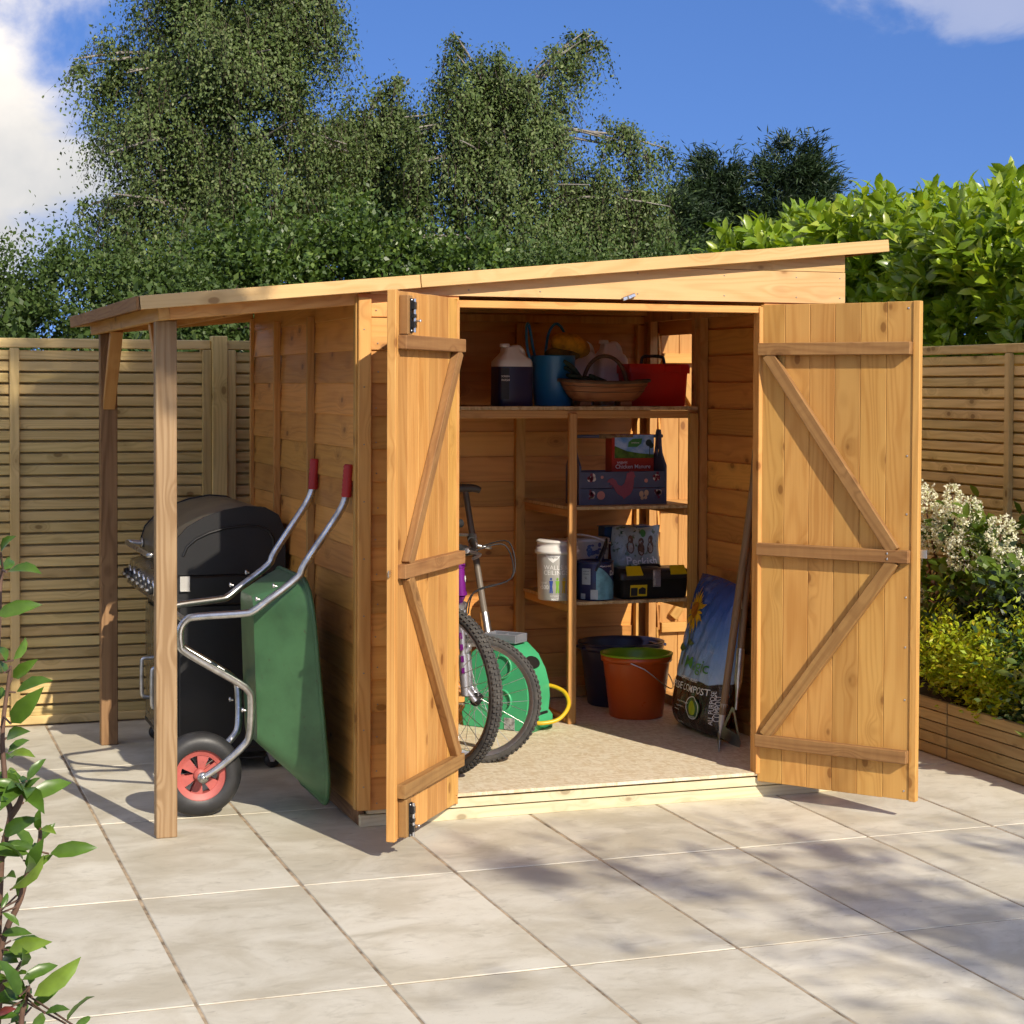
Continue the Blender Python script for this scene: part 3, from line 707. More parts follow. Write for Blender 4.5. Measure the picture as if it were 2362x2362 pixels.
# ------------------------------------------------------------------ wheelbarrow standing on end against the shed
wbw = thing('wheelbarrow', 'green plastic wheelbarrow with red grips standing on end against the shed wall', 'wheelbarrow', (-.45, 1.03, 0))
CY = 1.035
npth = [(-.166, .26, 1.165), (-.193, .26, 1.103), (-.313, .253, .927), (-.34, .25, .877), (-.452, .245, .794), (-.495, .237, .763), (-.531, .228, .755), (-.682, .187, .745), (-.718, .176, .733), (-.738, .170, .700), (-.736, .166, .648), (-.714, .162, .616), (-.532, .137, .501), (-.492, .130, .467), (-.479, .125, .433), (-.481, .105, .307), (-.504, .095, .261), (-.574, .085, .20), (-.644, .080, .155)]
for s in (-1, 1):
    pts = [(x, CY+s*o, z) for x, o, z in npth]
    sp = spline(pts, 4); n_ = len(sp)
    b = MB(); b.tube(sp[:-7], .0135, 12); b.tube(sp[-8:], [.0135, .013, .013, .0125, .012, .012, .011, .011], 10)
    pl_ = Vector(pts[-1]); b.lathe([(0, -.004), (.020, -.004), (.020, .004), (0, .004)], 16, 'y', (pl_.x, pl_.y, pl_.z))
    b.lathe([(0, -.012), (.009, -.012), (.009, .012), (0, .012)], 6, 'y', (pl_.x, pl_.y, pl_.z))
    fr = b.build('frame_tube', CHROME, wbw, T(0, 0, 0))
    for (x, o, z) in ((-.395, .248, .845), (-.455, .244, .800), (-.480, .118, .39)):
        bb = MB(); bb.tube([(x-.018, CY+s*o, z+.004), (x-.034, CY+s*o, z+.008)], .004, 6); bb.lathe([(0, -.003), (.009, -.003), (.009, .003), (0, .003)], 6, 'x', (x-.030, CY+s*o, z+.007)); bb.build('bolt', BRIGHT, fr, T(0, 0, 0))
    g_ = MB(); d0 = Vector((-.166, CY+s*.26, 1.160)); d1 = Vector((-.158, CY+s*.262, 1.276)); N = 14
    g_.tube([d0.lerp(d1, k/N) for k in range(N+1)], [.017+(.0022 if k % 2 else 0) for k in range(N)]+[.013], 12)
    g_.build('grip', plastic('red_rubber_grip', (.42, .022, .022), .5), wbw, T(0, 0, 0))
b = MB(); b.tube([(-.525, CY-.137, .49), (-.525, CY+.137, .49)], .011, 8); b.tube([(-.722, CY-.174, .73), (-.722, CY+.174, .73)], .011, 8); b.build('cross_bar', CHROME, wbw, T(0, 0, 0))
tr_rings = []
def tray_ring(t_, inset=0.0):
    # t_ 0 at the flat bottom of the tray, 1 at the rim
    za, zb = .275+(.055-.275)*t_, .800+(.870-.800)*t_
    ya, yb = .118+(.315-.118)*t_, 0
    xa = -.455+(-.228+.455)*t_; xb = -.472+(-.312+.472)*t_
    out = []
    for (u, v) in rrect(1.0, 1.0, .22+.16*t_, 6):
        z = (za+zb)/2+v*((zb-za)/2-inset); f_ = (z-za)/(zb-za); wf_ = 1.0-.12*(1-f_)*t_
        out.append((xa+(xb-xa)*f_+inset*.3, CY-u*(ya-inset)*wf_, z))
    return out
b = MB(); b.loft([tray_ring(t_) for t_ in (0, .06, .25, .5, .75, 1.0)], (True, False)); b.loft([tray_ring(t_, .006)[::-1] for t_ in (1.0, .75, .5, .25, .06)], (False, True))
rim_ = tray_ring(1.0); b.tube([Vector(p)+Vector((.004, 0, 0)) for p in rim_], .0085, 8, closed=True)
b.build('tray', plastic('green_barrow_plastic', (.060, .165, .070), .45, scale=4.0, var=.30, dirt=.55), wbw, T(0, 0, 0))
Ww = T(-.644, CY, .1535)
b = MB(); RT = .1525
b.lathe([(.092, -.036), (.105, -.041), (.125, -.040), (.140, -.032), (.1495, -.018), (.1515, -.014), (.1495, -.011), (RT, -.004), (.1500, .0), (RT, .004), (.1495, .011), (.1515, .014), (.1495, .018), (.140, .032), (.125, .040), (.105, .041), (.092, .036)], 48, 'y')
wheel = b.build('wheel', simple('barrow_tyre', (.028, .028, .030), .48, 0, .3, 18, .2), wbw, Ww)
b = MB(); b.lathe([(.070, -.020), (.090, -.026), (.098, -.030), (.098, -.024), (.092, -.010), (.092, .010), (.098, .024), (.098, .030), (.090, .026), (.070, .020), (.068, .0), (.070, -.020)], 40, 'y')
b.lathe([(0, -.030), (.022, -.030), (.024, -.022), (.024, .022), (.022, .030), (0, .030)], 20, 'y')
for k in range(6):
    a = 2*math.pi*k/6+.35
    for yy in (-.017, .011):
        o = []
        for (r_, da) in ((.020, -.50), (.074, -.31), (.074, .31), (.020, .50)): o.append((r_*math.cos(a+da), r_*math.sin(a+da)))
        b.prism(o, yy, yy+.006, 'xz')
b.build('rim', plastic('faded_red_plastic', (.52, .115, .10), .5, dirt=.45, var=.25), wheel, Ww)

# ------------------------------------------------------------------ two bicycles behind the left door
def bicycle(name, label, hub, heading, body, Rw, frame_mat, fork_mat, knob, ext=.0, susp=True, lean=17, rise=0.0):
    """hub: front hub point; heading: wheel heading (unit, ground plane); body: the way the frame runs back"""
    F = Vector((heading[0], heading[1], 0)).normalized(); U = Vector((0, 0, 1)); S = U.cross(F)
    Wf = Matrix(((F.x, S.x, 0, hub[0]), (F.y, S.y, 0, hub[1]), (0, 0, 1, hub[2]), (0, 0, 0, 1)))
    root = thing(name, label, 'bicycle', (hub[0], hub[1], FLOOR), math.atan2(F.y, F.x))
    def wheel(Wm, nm):
        tw = Rw*.072
        b = MB(); pr = []
        for k in range(13):
            a = R(-120+240*k/12); pr.append((Rw-tw+math.cos(a)*tw*.93, math.sin(a)*tw))
        b.lathe(pr, 64, 'y')
        N = int(2*math.pi*Rw/.021)
        for k in range(N):
            a = 2*math.pi*k/N
            for row, (off, an) in enumerate(((-.62, 36), (-.22, 12), (.22, 12), (.62, 36))):
                a2 = a+(math.pi/N if row in (1, 2) else 0)
                rr = Rw-tw+math.cos(R(an*1.25))*tw*1.03
                b.xf = RY(-a2) @ T(rr, off*tw*1.25, 0) @ RZ(math.copysign(R(an*1.25), off)); b.box((0, 0, 0), (.0065, tw*.42, .0115 if row in (0, 3) else .0095), 0)
        b.xf = Matrix.Identity(4)
        wh = b.build(nm, TYREMAT, root, Wm)
        rb = MB(); ro = Rw-tw*1.55
        rb.lathe([(ro-.016, -.006), (ro, -.013), (ro+.004, -.013), (ro+.003, 0), (ro+.004, .013), (ro, .013), (ro-.016, .006), (ro-.016, -.006)], 48, 'y'); rb.build('rim', simple('alloy_rim', (.62, .62, .62), .35, 1.0, .2, 20), wh, Wm)
        s_ = MB(); M_ = 28
        for k in range(M_):
            a = 2*math.pi*k/M_; off = .9 if (k//2) % 2 else -.9; yy = .030 if k % 2 else -.030
            s_.tube([(math.cos(a+off)*.020, yy, math.sin(a+off)*.020), (math.cos(a)*(ro-.014), yy*.12, math.sin(a)*(ro-.014))], .00125, 5, False)
        s_.build('spokes', CHROME, wh, Wm)
        h = MB(); h.lathe([(0, -.048), (.006, -.048), (.006, -.036), (.022, -.034), (.022, -.028), (.012, -.022), (.012, .022), (.022, .028), (.022, .034), (.006, .036), (.006, .048), (0, .048)], 16, 'y'); h.build('hub', BLACKMET, wh, Wm)
        return wh
    wheel(Wf, 'front_wheel')
    # fork and steering column, in wheel frame: leaning back against the heading
    lean = R(lean); ax = Vector((-math.sin(lean), 0, math.cos(lean)))
    off = Vector((-.035, 0, 0)); crown = off+ax*(Rw+.075+rise*.6); head = off+ax*(Rw+.105+rise); htop = off+ax*(Rw+.215+rise); stem = off+ax*(Rw+.26+ext+rise)
    b = MB()
    for s in (-1, 1):
        y = Vector((0, s*.052, 0))
        if susp:
            b.tube([off+y+ax*.02+Vector((.0, 0, 0)), off+y+ax*.09, off+y+ax*(Rw*.72)], [.016, .019, .018], 12); b.tube([off+y+ax*(Rw*.70), crown+y], .0125, 12)
            b.tube([y+Vector((0, -s*.006, 0)), off+y+ax*.05], [.012, .014], 8)
        else: b.tube(spline([y, off*.6+y+ax*.12, off+y+ax*.3, crown+y*.8], 4), .011, 10)
    b.tube([crown-Vector((0, .062, 0)), crown+Vector((0, .062, 0))], .017, 10)
    b.tube([off+Vector((0, -.055, 0))+ax*(Rw*.72), off+ax*(Rw*.80)+Vector((.02, 0, 0)), off+Vector((0, .055, 0))+ax*(Rw*.72)], .010, 8)
    fk = b.build('fork', fork_mat, root, Wf)
    pr_ = MB()
    for k in range(4):
        c0 = off+Vector((0, -.0525, 0))+ax*(.12+.045*k); pr_.xf = T(c0) @ RY(-lean); pr_.box((0, -.0185, 0), (.012, .0022, .024), .0005)
    pr_.xf = Matrix.Identity(4); pr_.build('fork_decal', frame_mat, fk, Wf)
    b = MB(); b.tube([head, htop], .021, 14); b.tube([head-ax*.006, head+ax*.008], .025, 14); b.tube([htop-ax*.008, htop+ax*.006], .025, 14)
    hd = b.build('head_tube', frame_mat, root, Wf)
    b = MB(); b.lathe([(.0, 0), (.013, 0), (.013, .001), (0, .001)], 18, 'x'); b.box((.0012, 0, 0), (.001, .020, .004)); b.build('head_badge', INK_W, hd, Wf @ T((head+htop)/2+Vector((.0215, 0, 0)).lerp(Vector((.0205, 0, .006)), .5)) @ RY(-lean))
    b = MB(); b.tube([htop, stem], .014, 10); b.tube([stem, stem+Vector((.06, 0, .012))], .014, 10); b.build('stem', BLACKMET, root, Wf)
    hbp = stem+Vector((.06, 0, .012))
    b = MB(); b.tube(spline([hbp+Vector((-.045, -.27, .03)), hbp+Vector((-.02, -.12, .022)), hbp+Vector((0, -.035, 0)), hbp+Vector((0, .035, 0)), hbp+Vector((-.02, .12, .022)), hbp+Vector((-.045, .27, .03))], 4), .011, 10); hbar = b.build('handlebar', BLACKMET, root, Wf)
    for s in (-1, 1):
        b = MB(); b.tube([hbp+Vector((-.030, s*.17, .026)), hbp+Vector((-.046, s*.275, .031))], [.0155, .017], 10); b.build('grip', RUBBER, hbar, Wf)
        b = MB(); b.box(tuple(hbp+Vector((-.018, s*.125, .012))), (.034, .026, .022), .004); b.tube(spline([hbp+Vector((.0, s*.125, .01)), hbp+Vector((.045, s*.15, .0)), hbp+Vector((.03, s*.24, -.008))], 4), .006, 8); b.build('brake_lever', STEEL, hbar, Wf)
        b = MB(); b.tube(spline([hbp+Vector((.02, s*.10, .01)), hbp+Vector((.13, s*.07, .03)), hbp+Vector((.15, s*.02, -.10)), crown+Vector((.05, s*.03, .06)), crown+Vector((.02, s*.04, -.03))], 6), .0028, 6); b.build('cable', RUBBER, hbar, Wf)
    # frame running back
    Bd = Vector((body[0], body[1], 0)).normalized(); hw = Wf @ head; tw_ = Wf @ htop; L = Rw*1.55
    bb = Vector((hw.x, hw.y, 0))+Bd*L*.95+Vector((0, 0, FLOOR+Rw*.98)); seat = bb+Bd*.12+Vector((0, 0, .34)); rh = bb+Bd*(Rw*1.22); rh.z = FLOOR+Rw*1.075
    b = MB(); b.tube([hw, bb], .021, 12); b.tube([tw_, seat-Vector((0, 0, .05))], .018, 12); b.tube([bb, seat], .017, 12)
    Sd = Vector((0, 0, 1)).cross(Bd)
    for s in (-1, 1): b.tube([bb+Sd*s*.03, rh+Sd*s*.06], .010, 8); b.tube([seat-Vector((0, 0, .06))+Sd*s*.02, rh+Sd*s*.06], .009, 8)
    b.build('frame', frame_mat, root, Matrix.Identity(4))
    b = MB(); b.tube([seat, seat+Vector((0, 0, .12))], .013, 10); b.loft([[(seat+Bd*x_+Sd*(y_*wd_)+Vector((0, 0, .13+z_))) for (y_, z_) in ((-1, 0), (-.6, .025), (0, .032), (.6, .025), (1, 0), (0, -.01))] for x_, wd_ in ((-.13, .018), (-.05, .028), (.05, .06), (.11, .075), (.13, .06))]); b.build('saddle', BLACKPL, root, Matrix.Identity(4))
    Wr = Matrix(((-Bd.x, -Sd.x, 0, rh.x), (-Bd.y, -Sd.y, 0, rh.y), (0, 0, 1, rh.z), (0, 0, 0, 1)))
    wheel(Wr, 'rear_wheel')
    b = MB(); b.xf = T(bb); b.tube([Sd*-.06, Sd*.06], .018, 10); b.tube([Sd*.06, Sd*.065+Bd*.10+Vector((0, 0, -.12))], .008, 8); b.tube([-Sd*.06, -Sd*.065-Bd*.10+Vector((0, 0, .12))], .008, 8); b.build('crank', BLACKMET, root, Matrix.Identity(4))
    return root
PURPLE = simple('purple_frame_paint', (.20, .015, .22), .3, .2, .2, 6); SILVER = simple('silver_fork_paint', (.58, .58, .61), .30, .75, .12, 8); BLUEF = simple('dark_blue_frame_paint', (.02, .03, .09), .35, .2, .2)
bicycle('bicycle', 'bicycle with a big knobbly front wheel nearest the left door', (.262, 1.025, FLOOR+.322), (.42, -.91), (-.16, 1), .322, BLUEF, SILVER, True, .0, True)
bicycle('bicycle', 'purple bicycle with silver suspension fork and smaller front wheel turned sideways', (.455, 1.178, FLOOR+.249), (.90, -.43), (-.13, 1), .249, PURPLE, SILVER, True, .0, True, 4, .055)

# ------------------------------------------------------------------ hose reel box
HG = plastic('green_hose_plastic', (.045, .40, .18), .36, scale=3.0)
hr = thing('hose_reel', 'green plastic hose reel box with yellow hose beside the bicycles', 'hose reel', (.645, 1.955, FLOOR), math.atan2(-.755, .655))
HW = WM[hr]                                   # local x along the face, -y is the face with the round caps... y into the box
Lr, Dr, Hr = .335, .190, .392
pro = [(.0, .0), (Lr+.008, .0), (Lr+.008, .055), (Lr-.012, .075), (Lr-.006, .13), (Lr-.010, .19), (Lr-.028, .25), (Lr-.062, .31), (Lr-.115, .355), (Lr-.17, .372), (.15, .372), (.09, .358), (.045, .32), (.02, .26), (.008, .19), (.006, .08), (-.008, .06)]
b = MB(); b.prism(pro, .008, Dr-.008, 'xz', True)
ins = [(Lr/2+(x-Lr/2)*.955, .004+z*.972) for x, z in pro]
b.prism(ins, .0, Dr, 'xz', True); b.build('body', HG, hr, HW)
for zc_ in (.27, .125):
    b = MB(); b.lathe([(.052, .0), (.052, -.008), (.044, -.008), (.042, .0015), (0, .0015)], 28, 'y', (.195, -.001, zc_)); b.lathe([(0, -.0012), (.042, -.0012)], 28, 'y', (.195, 0, zc_)); b.build('round_cap', HG, hr, HW)
b = MB(); b.xf = T(0, 0, -.022); b.box((Lr/2-.01, Dr/2, .392), (.16, .10, .014), .003); b.box((Lr/2-.01, Dr/2-.046, .408), (.16, .010, .03), .003); b.box((Lr/2-.01, Dr/2+.046, .408), (.16, .010, .03), .003); b.box((Lr/2-.085, Dr/2, .408), (.010, .10, .03), .003); b.box((Lr/2+.065, Dr/2, .408), (.010, .10, .03), .003); b.box((Lr/2-.02, Dr/2, .404), (.008, .09, .022), .002); b.build('handle_tray', plastic('grey_handle_plastic', (.20, .21, .24), .45), hr, HW)
win_n = RY(R(62))
b = MB(); b.lathe([(.040, .002), (.044, .004), (.048, .001)], 28, 'z'); b.lathe([(0, .0008), (.041, .0012)], 28, 'z'); b.build('hose_window', BLACKPL, hr, HW @ T(Lr-.043, Dr/2, .285) @ RY(R(54)) @ Matrix.Diagonal((.62, 1.15, 1, 1)))
b = MB(); b.box((Lr-.006, Dr/2, .055), (.012, .125, .036), .004); b.build('hose_slot', BLACKPL, hr, HW)
b = MB(); b.tube(spline([(Lr-.02, .022, .050), (Lr+.03, .03, .040), (Lr+.085, .09, .052), (Lr+.10, .155, .10), (Lr+.06, .195, .15), (Lr-.01, .19, .175), (Lr-.06, .16, .17)], 8), .0088, 10); b.build('hose', plastic('yellow_hose', (.66, .42, .02), .4), hr, HW)
b = MB(); b.box((.235, -.0015, .03), (.05, .002, .05), 0); b.build('paper_label', simple('silver_label', (.5, .5, .5), .5, .1, .5, 60), hr, HW)
printed('lettering', [shift2d(text2d('HOZELOCK', .030, .004), .18, .345)], lambda u, v: (u, -.0016, v), plastic('green_emboss', (.03, .26, .11), .4), hr, HW)

# ------------------------------------------------------------------ long tools
ASH = wood('tool_ash', (.27, .18, .105), (.16, .10, .055), 'x', .5, .1, 1.2, .1)
def tool_frame(p0, p1):
    p0, p1 = Vector(p0), Vector(p1); d = (p1-p0).normalized(); y = Vector((0, 0, 1)).cross(d).normalized(); z = d.cross(y)
    return Matrix(((d.x, y.x, z.x, p0.x), (d.y, y.y, z.y, p0.y), (d.z, y.z, z.z, p0.z), (0, 0, 0, 1))), (p1-p0).length
sp = thing('garden_fork', 'garden fork with brown shaft and T handle leaning on the back wall', 'garden fork', (.96, 2.36, FLOOR))
Wt, Lt = tool_frame((.845, 2.16, FLOOR+.26), (.80, 2.40, 1.075))
b = MB(); b.tube([(0, 0, 0), (Lt*.5, 0, 0), (Lt, 0, 0)], [.016, .015, .014], 12); b.build('shaft', wood('grey_shaft', (.17, .14, .115), (.10, .08, .065), 'x', .45, .1, 1.0, .1), sp, Wt)
b = MB(); b.xf = T(.80, 2.40, 1.085); b.tube(spline([(-.066, .012, -.002), (-.04, .006, .006), (0, 0, .008), (.04, -.006, .006), (.066, -.012, -.004)], 4), [.014, .015, .016, .017, .018, .018, .019, .019, .019, .019, .019, .018, .018, .017, .016, .015, .014][:17], 12); b.build('handle', plastic('grey_brown_handle', (.09, .075, .065), .55), sp, Matrix.Identity(4))
b = MB(); b.tube([(.0, 0, 0), (.20, 0, 0)], [.024, .020], 12); b.box((.0, 0, 0), (.016, .17, .012), .003)
for k in range(4): b.tube([(0, -.075+.05*k, 0), (-.15, -.075+.05*k, .006), (-.265, -.075+.05*k, .0)], [.006, .0055, .002], 8)
b.build('tines', STEEL, sp, Wt)
b = MB(); b.lathe([(.0185, .52), (.019, .52), (.019, .56), (.0185, .56)], 14, 'x'); b.build('sticker', simple('silver_sticker', (.6, .6, .6), .4, .2), sp, Wt)

h1 = thing('dutch_hoe', 'long-handled hoe with open triangular blade leaning by the compost bag', 'hoe', (1.55, 1.15, FLOOR))
BLADE = simple('greenish_steel_blade', (.34, .35, .30), .42, .7, .2, 8)
Wt, Lt = tool_frame((1.560, 1.165, FLOOR+.16), (1.665, 1.215, 1.30))
b = MB(); b.tube([(.20, 0, 0), (Lt*.6, 0, 0), (Lt, 0, 0)], [.0145, .0155, .015], 12); b.build('shaft', ASH, h1, Wt)
b = MB(); b.tube([(-.01, 0, 0), (.06, 0, 0), (.11, 0, 0), (.24, 0, 0)], [.006, .007, .0165, .0168], 10); b.build('ferrule', STEEL, h1, Wt)
b = MB(); b.tube(spline([(.40, -.003, .016), (.47, -.008, .034), (.52, -.005, .030), (.47, -.002, .020)], 5), .002, 6); b.build('hanging_loop', BRIGHT, h1, Wt)
Bw = Matrix(((.07, .99, .0, 1.553), (-.97, .07, -.16, 1.205), (-.16, .0, .98, FLOOR+.006), (0, 0, 0, 1)))
b = MB()
for o in ([(-.075, .0), (.075, .0), (.066, .055), (-.066, .055)], [(-.066, .055), (-.050, .055), (-.008, .135), (-.008, .155)], [(.066, .055), (.008, .155), (.008, .135), (.050, .055)], [(-.008, .135), (.008, .135), (.008, .155), (-.008, .155)], [(-.075, .0), (-.066, .055), (-.082, .035)], [(.075, .0), (.082, .035), (.066, .055)]): b.prism(o, -.0015, .0015, 'xz')
b.build('blade', BLADE, h1, Bw)
h2 = thing('edging_tool', 'long-handled edging tool with its blade edge on, in front of the compost bag', 'edging tool', (1.476, 1.167, FLOOR))
Wt, Lt = tool_frame((1.480, 1.165, FLOOR+.005), (1.648, 1.175, 1.25))
b = MB(); b.tube([(.13, 0, 0), (Lt*.55, 0, 0), (Lt, 0, 0)], [.0150, .0165, .016], 12); b.build('shaft', ASH, h2, Wt)
b = MB(); b.tube([(.035, 0, 0), (.07, 0, 0), (.10, 0, 0), (.175, 0, 0)], [.003, .006, .012, .0155], 10); b.build('ferrule', simple('pale_socket', (.62, .60, .55), .5, .3), h2, Wt)
b = MB(); b.prism([(-.11, 0), (.11, 0), (.10, .05), (.03, .06), (-.03, .06), (-.10, .05)], -.001, .001, 'xz'); b.build('blade', BLADE, h2, T(1.480, 1.165, FLOOR+.001) @ RZ(R(66)) @ RX(R(4)))

# ------------------------------------------------------------------ compost bag
bag = thing('compost_bag', 'blue and brown plastic sack of compost printed with a sunflower', 'compost bag', (1.55, 1.5, FLOOR))
BGH = .645
def bag_pt(u, v, side=-1, lift=0.0):
    """u 0..1 across (far -> near), v 0..1 up; side -1 front (faces -x)"""
    e = max(0.0, 1-abs(2*u-1)**3.2)**.55*max(0.0, 1-abs(2*v-1)**5)**.6
    th = .105*e*(1.12-.45*v)
    y = 1.735-(.455-.03*v)*u+.012*math.sin(9*v)*(u-.5)+.01*v
    x = 1.590+.085*v**1.15-.028*(1-v)**3
    wr = .0016*math.sin(23*u+11*v)*math.sin(17*v-6*u)+.0012*math.sin(41*u-33*v)
    z = FLOOR+.004+BGH*v-.03*u*v*v+.012*math.sin(3*u)*v
    if v < .08: z = max(FLOOR+.003, z)
    return (x+side*(th*(1.0 if side < 0 else .45)+lift)+wr*e*2*(1 if side < 0 else .3), y, z)
m_, t_ = newmat('compost_bag_film'); loc = t_.n('ShaderNodeTexCoord').outputs['Object']; s3 = t_.n('ShaderNodeSeparateXYZ', i={0: loc})
hz = t_.math('ADD', s3.outputs[2], t_.math('MULTIPLY', t_.noise(loc, 9.0, 4.0), .035))
c_ = t_.n('ShaderNodeValToRGB', i={0: t_.math('DIVIDE', s3.outputs[2], .70)})
cr = c_.color_ramp; cr.elements[0].position = .33; cr.elements[0].color = (.30, .46, .68, 1); cr.elements[1].position = .95; cr.elements[1].color = (.022, .060, .26, 1); e_ = cr.elements.new(.55); e_.color = (.10, .25, .58, 1); e_ = cr.elements.new(.75); e_.color = (.03, .10, .40, 1)
cl_ = t_.mix(t_.smooth(t_.noise(t_.vmath('MULTIPLY', loc, (3, 3, 9)), 2.0, 4.0), .55, .75, 0, .25), c_.outputs[0], (.50, .60, .70))
dk_ = t_.mix(t_.noise(loc, 30.0, 4.0), (.012, .008, .006), (.035, .020, .014))
cf = t_.mix(t_.smooth(hz, .245, .250), dk_, cl_)
wr_ = t_.noise(t_.vmath('MULTIPLY', loc, (6, 14, 5)), 2.2, 4.0, .6, .8)
finish(t_, cf, .24, wr_, .55, .02, spec=.6)
b = MB(); NU, NV = 52, 72
for side in (-1, 1):
    vs = [bag_pt(i/NU, j/NV, side) for j in range(NV+1) for i in range(NU+1)]
    fs = [(j*(NU+1)+i, j*(NU+1)+i+1, (j+1)*(NU+1)+i+1, (j+1)*(NU+1)+i) for j in range(NV) for i in range(NU)]
    b.add([Vector(p)-Vector((1.55, 1.5, FLOOR)) for p in vs], fs if side < 0 else [f[::-1] for f in fs], True)
b.build('sack', m_, bag, WM[bag])
def bsurf(u, v): return bag_pt(u, v, -1, .0075)
def bt(body, size, u, v, bold=0.0, al='CENTER', asp=1.42):   # letters in the bag's own u, v
    vs, fs = text2d(body, size, bold, al); return [(u+x*asp, v+y) for x, y in vs], fs
printed('lettering', [bt('Magic', .112, .62, .445, .005, asp=1.75)], bsurf, simple('sack_green_print', (.04, .23, .045), .4), bag, Matrix.Identity(4), .014)
printed('lettering', [bt('PURPOSE COMPOST', .062, .90, .292, .002, 'RIGHT', 1.5), bt('ORGANIC BLEND', .028, .56, .348), bt('for pots and the garden', .017, .52, .200), bt('for growing, potting', .017, .46, .168), bt('and planting', .017, .36, .142), bt('50 LITRES', .020, .40, .055)], bsurf, INK_W, bag, Matrix.Identity(4), .014)
def petal_shape(cu, cv, n=22):
    out = []
    for k in range(n):
        a = 2*math.pi*k/n+random.uniform(-.1, .1); L_ = random.uniform(.125, .175); w_ = .17
        p = lambda r_, aa: (cu+r_*math.cos(aa)*1.25, cv+r_*math.sin(aa)*.98)
        out.append(([p(.04, a-w_), p(L_*.7, a-w_*.75), p(L_, a), p(L_*.7, a+w_*.75), p(.04, a+w_)], [(0, 1, 2, 3, 4)]))
    return out
fl = printed('sunflower_print', petal_shape(.37, .775), bsurf, simple('sunflower_yellow', (.72, .42, .01), .4, var=.35, scale=40), bag, Matrix.Identity(4), .014)
printed('flower_centre', [disc2d(.365, .78, .075, 20, .055)], lambda u, v: bag_pt(u, v, -1, .0085), simple('sunflower_orange', (.45, .14, .01), .5, var=.4, scale=60), fl, Matrix.Identity(4), .014)
printed('flower_stem', [([(.345, .67), (.375, .67), (.345, .42), (.315, .42)], [(0, 1, 2, 3)]), ([(.35, .57), (.42, .60), (.50, .57), (.42, .55)], [(0, 1, 2, 3)]), ([(.33, .52), (.26, .56), (.20, .52), (.27, .50)], [(0, 1, 2, 3)])], bsurf, simple('stem_green_print', (.045, .11, .03), .5), fl, Matrix.Identity(4), .014)
bd_ = printed('round_badge', [disc2d(.72, .178, .105, 28, .071)], lambda u, v: bag_pt(u, v, -1, .0078), simple('badge_dark_green', (.02, .09, .02), .4), bag, Matrix.Identity(4), .014)
printed('badge_centre', [disc2d(.70, .178, .066, 24, .046)], lambda u, v: bag_pt(u, v, -1, .0088), simple('badge_lime', (.36, .46, .02), .4), bd_, Matrix.Identity(4), .014)
printed('badge_ring', [([(.70+r_*math.cos(a)*1.0, .178+r_*.676*math.sin(a)) for a in np.linspace(0, 2*math.pi, 29) for r_ in (.101, .108)], [(2*k, 2*k+1, 2*k+3, 2*k+2) for k in range(28)])], lambda u, v: bag_pt(u, v, -1, .0085), INK_W, bd_, Matrix.Identity(4), .014)
printed('lettering', [shift2d(bt('SEAWEED', .021, 0, 0, .001, asp=1.2), .70, .119)], lambda u, v: bag_pt(u, v, -1, .0092), INK_W, bd_, Matrix.Identity(4), .014)
# side gusset print, turned up the near edge
printed('lettering', [([(.935-y*1.6, .20+x) for x, y in text2d('ALL PURPOSE', .036, .001)[0]], text2d('ALL PURPOSE', .036, .001)[1]), ([(.975-y*1.6, .20+x) for x, y in text2d('COMPOST', .036, .001)[0]], text2d('COMPOST', .036, .001)[1])], bsurf, INK_W, bag, Matrix.Identity(4), .014)

# ------------------------------------------------------------------ buckets on the shed floor
def bucket(name, label, c, rb, rt, h, mat, inmat, oval=1.0, handle=True):
    t = thing(name, label, 'bucket', (c[0], c[1], FLOOR)); Wb = WM[t] @ Matrix.Diagonal((oval, 1, 1, 1))
    b = MB(); b.lathe([(0, .0), (rb-.006, .0), (rb, .006), (rb+(rt-rb)*.88, h*.86), (rt-.002, h*.875), (rt+.006, h*.88), (rt+.007, h*.965), (rt+.004, h*.97)], 44); b.build('shell', mat, t, Wb)
    b = MB(); b.lathe([(rt+.004, h*.962), (rt+.009, h*.968), (rt+.010, h*.995), (rt+.004, h), (rt-.006, h*.99), (rt-.010, h*.93), (rb-.004, .014), (0, .012)], 44); b.build('lining', inmat, t, Wb)
    if handle:
        b = MB(); pts = []
        for k in range(17):
            a = math.pi*k/16; x = (rt+.012)*math.cos(a); rr = math.sin(a); pts.append((x*.98, -(rt+.010)*rr**.6, h*.90-.125*rr))
        b.xf = RZ(R(58)); b.tube(pts, .0026, 8); b.xf = Matrix.Identity(4); b.build('wire_handle', STEEL, t, Wb)
    return t
bucket('bucket', 'orange plastic bucket with lime green inside on the shed floor', (1.452, 1.945), .118, .152, .285, plastic('orange_plastic', (.56, .085, .012), .30, scale=3.0), plastic('lime_plastic', (.22, .42, .015), .4))
bk = bucket('bucket', 'large navy blue tub behind the orange bucket', (1.513, 2.27), .138, .172, .292, plastic('navy_plastic', (.018, .020, .055), .35), plastic('navy_inside', (.015, .017, .045), .4), 1.12, False)
b = MB(); b.box((-.185, 0, .270), (.05, .09, .012), .003); b.box((.185, 0, .270), (.05, .09, .012), .003); b.build('side_grip', plastic('navy_plastic', (.018, .020, .055), .35), bk, WM[bk])

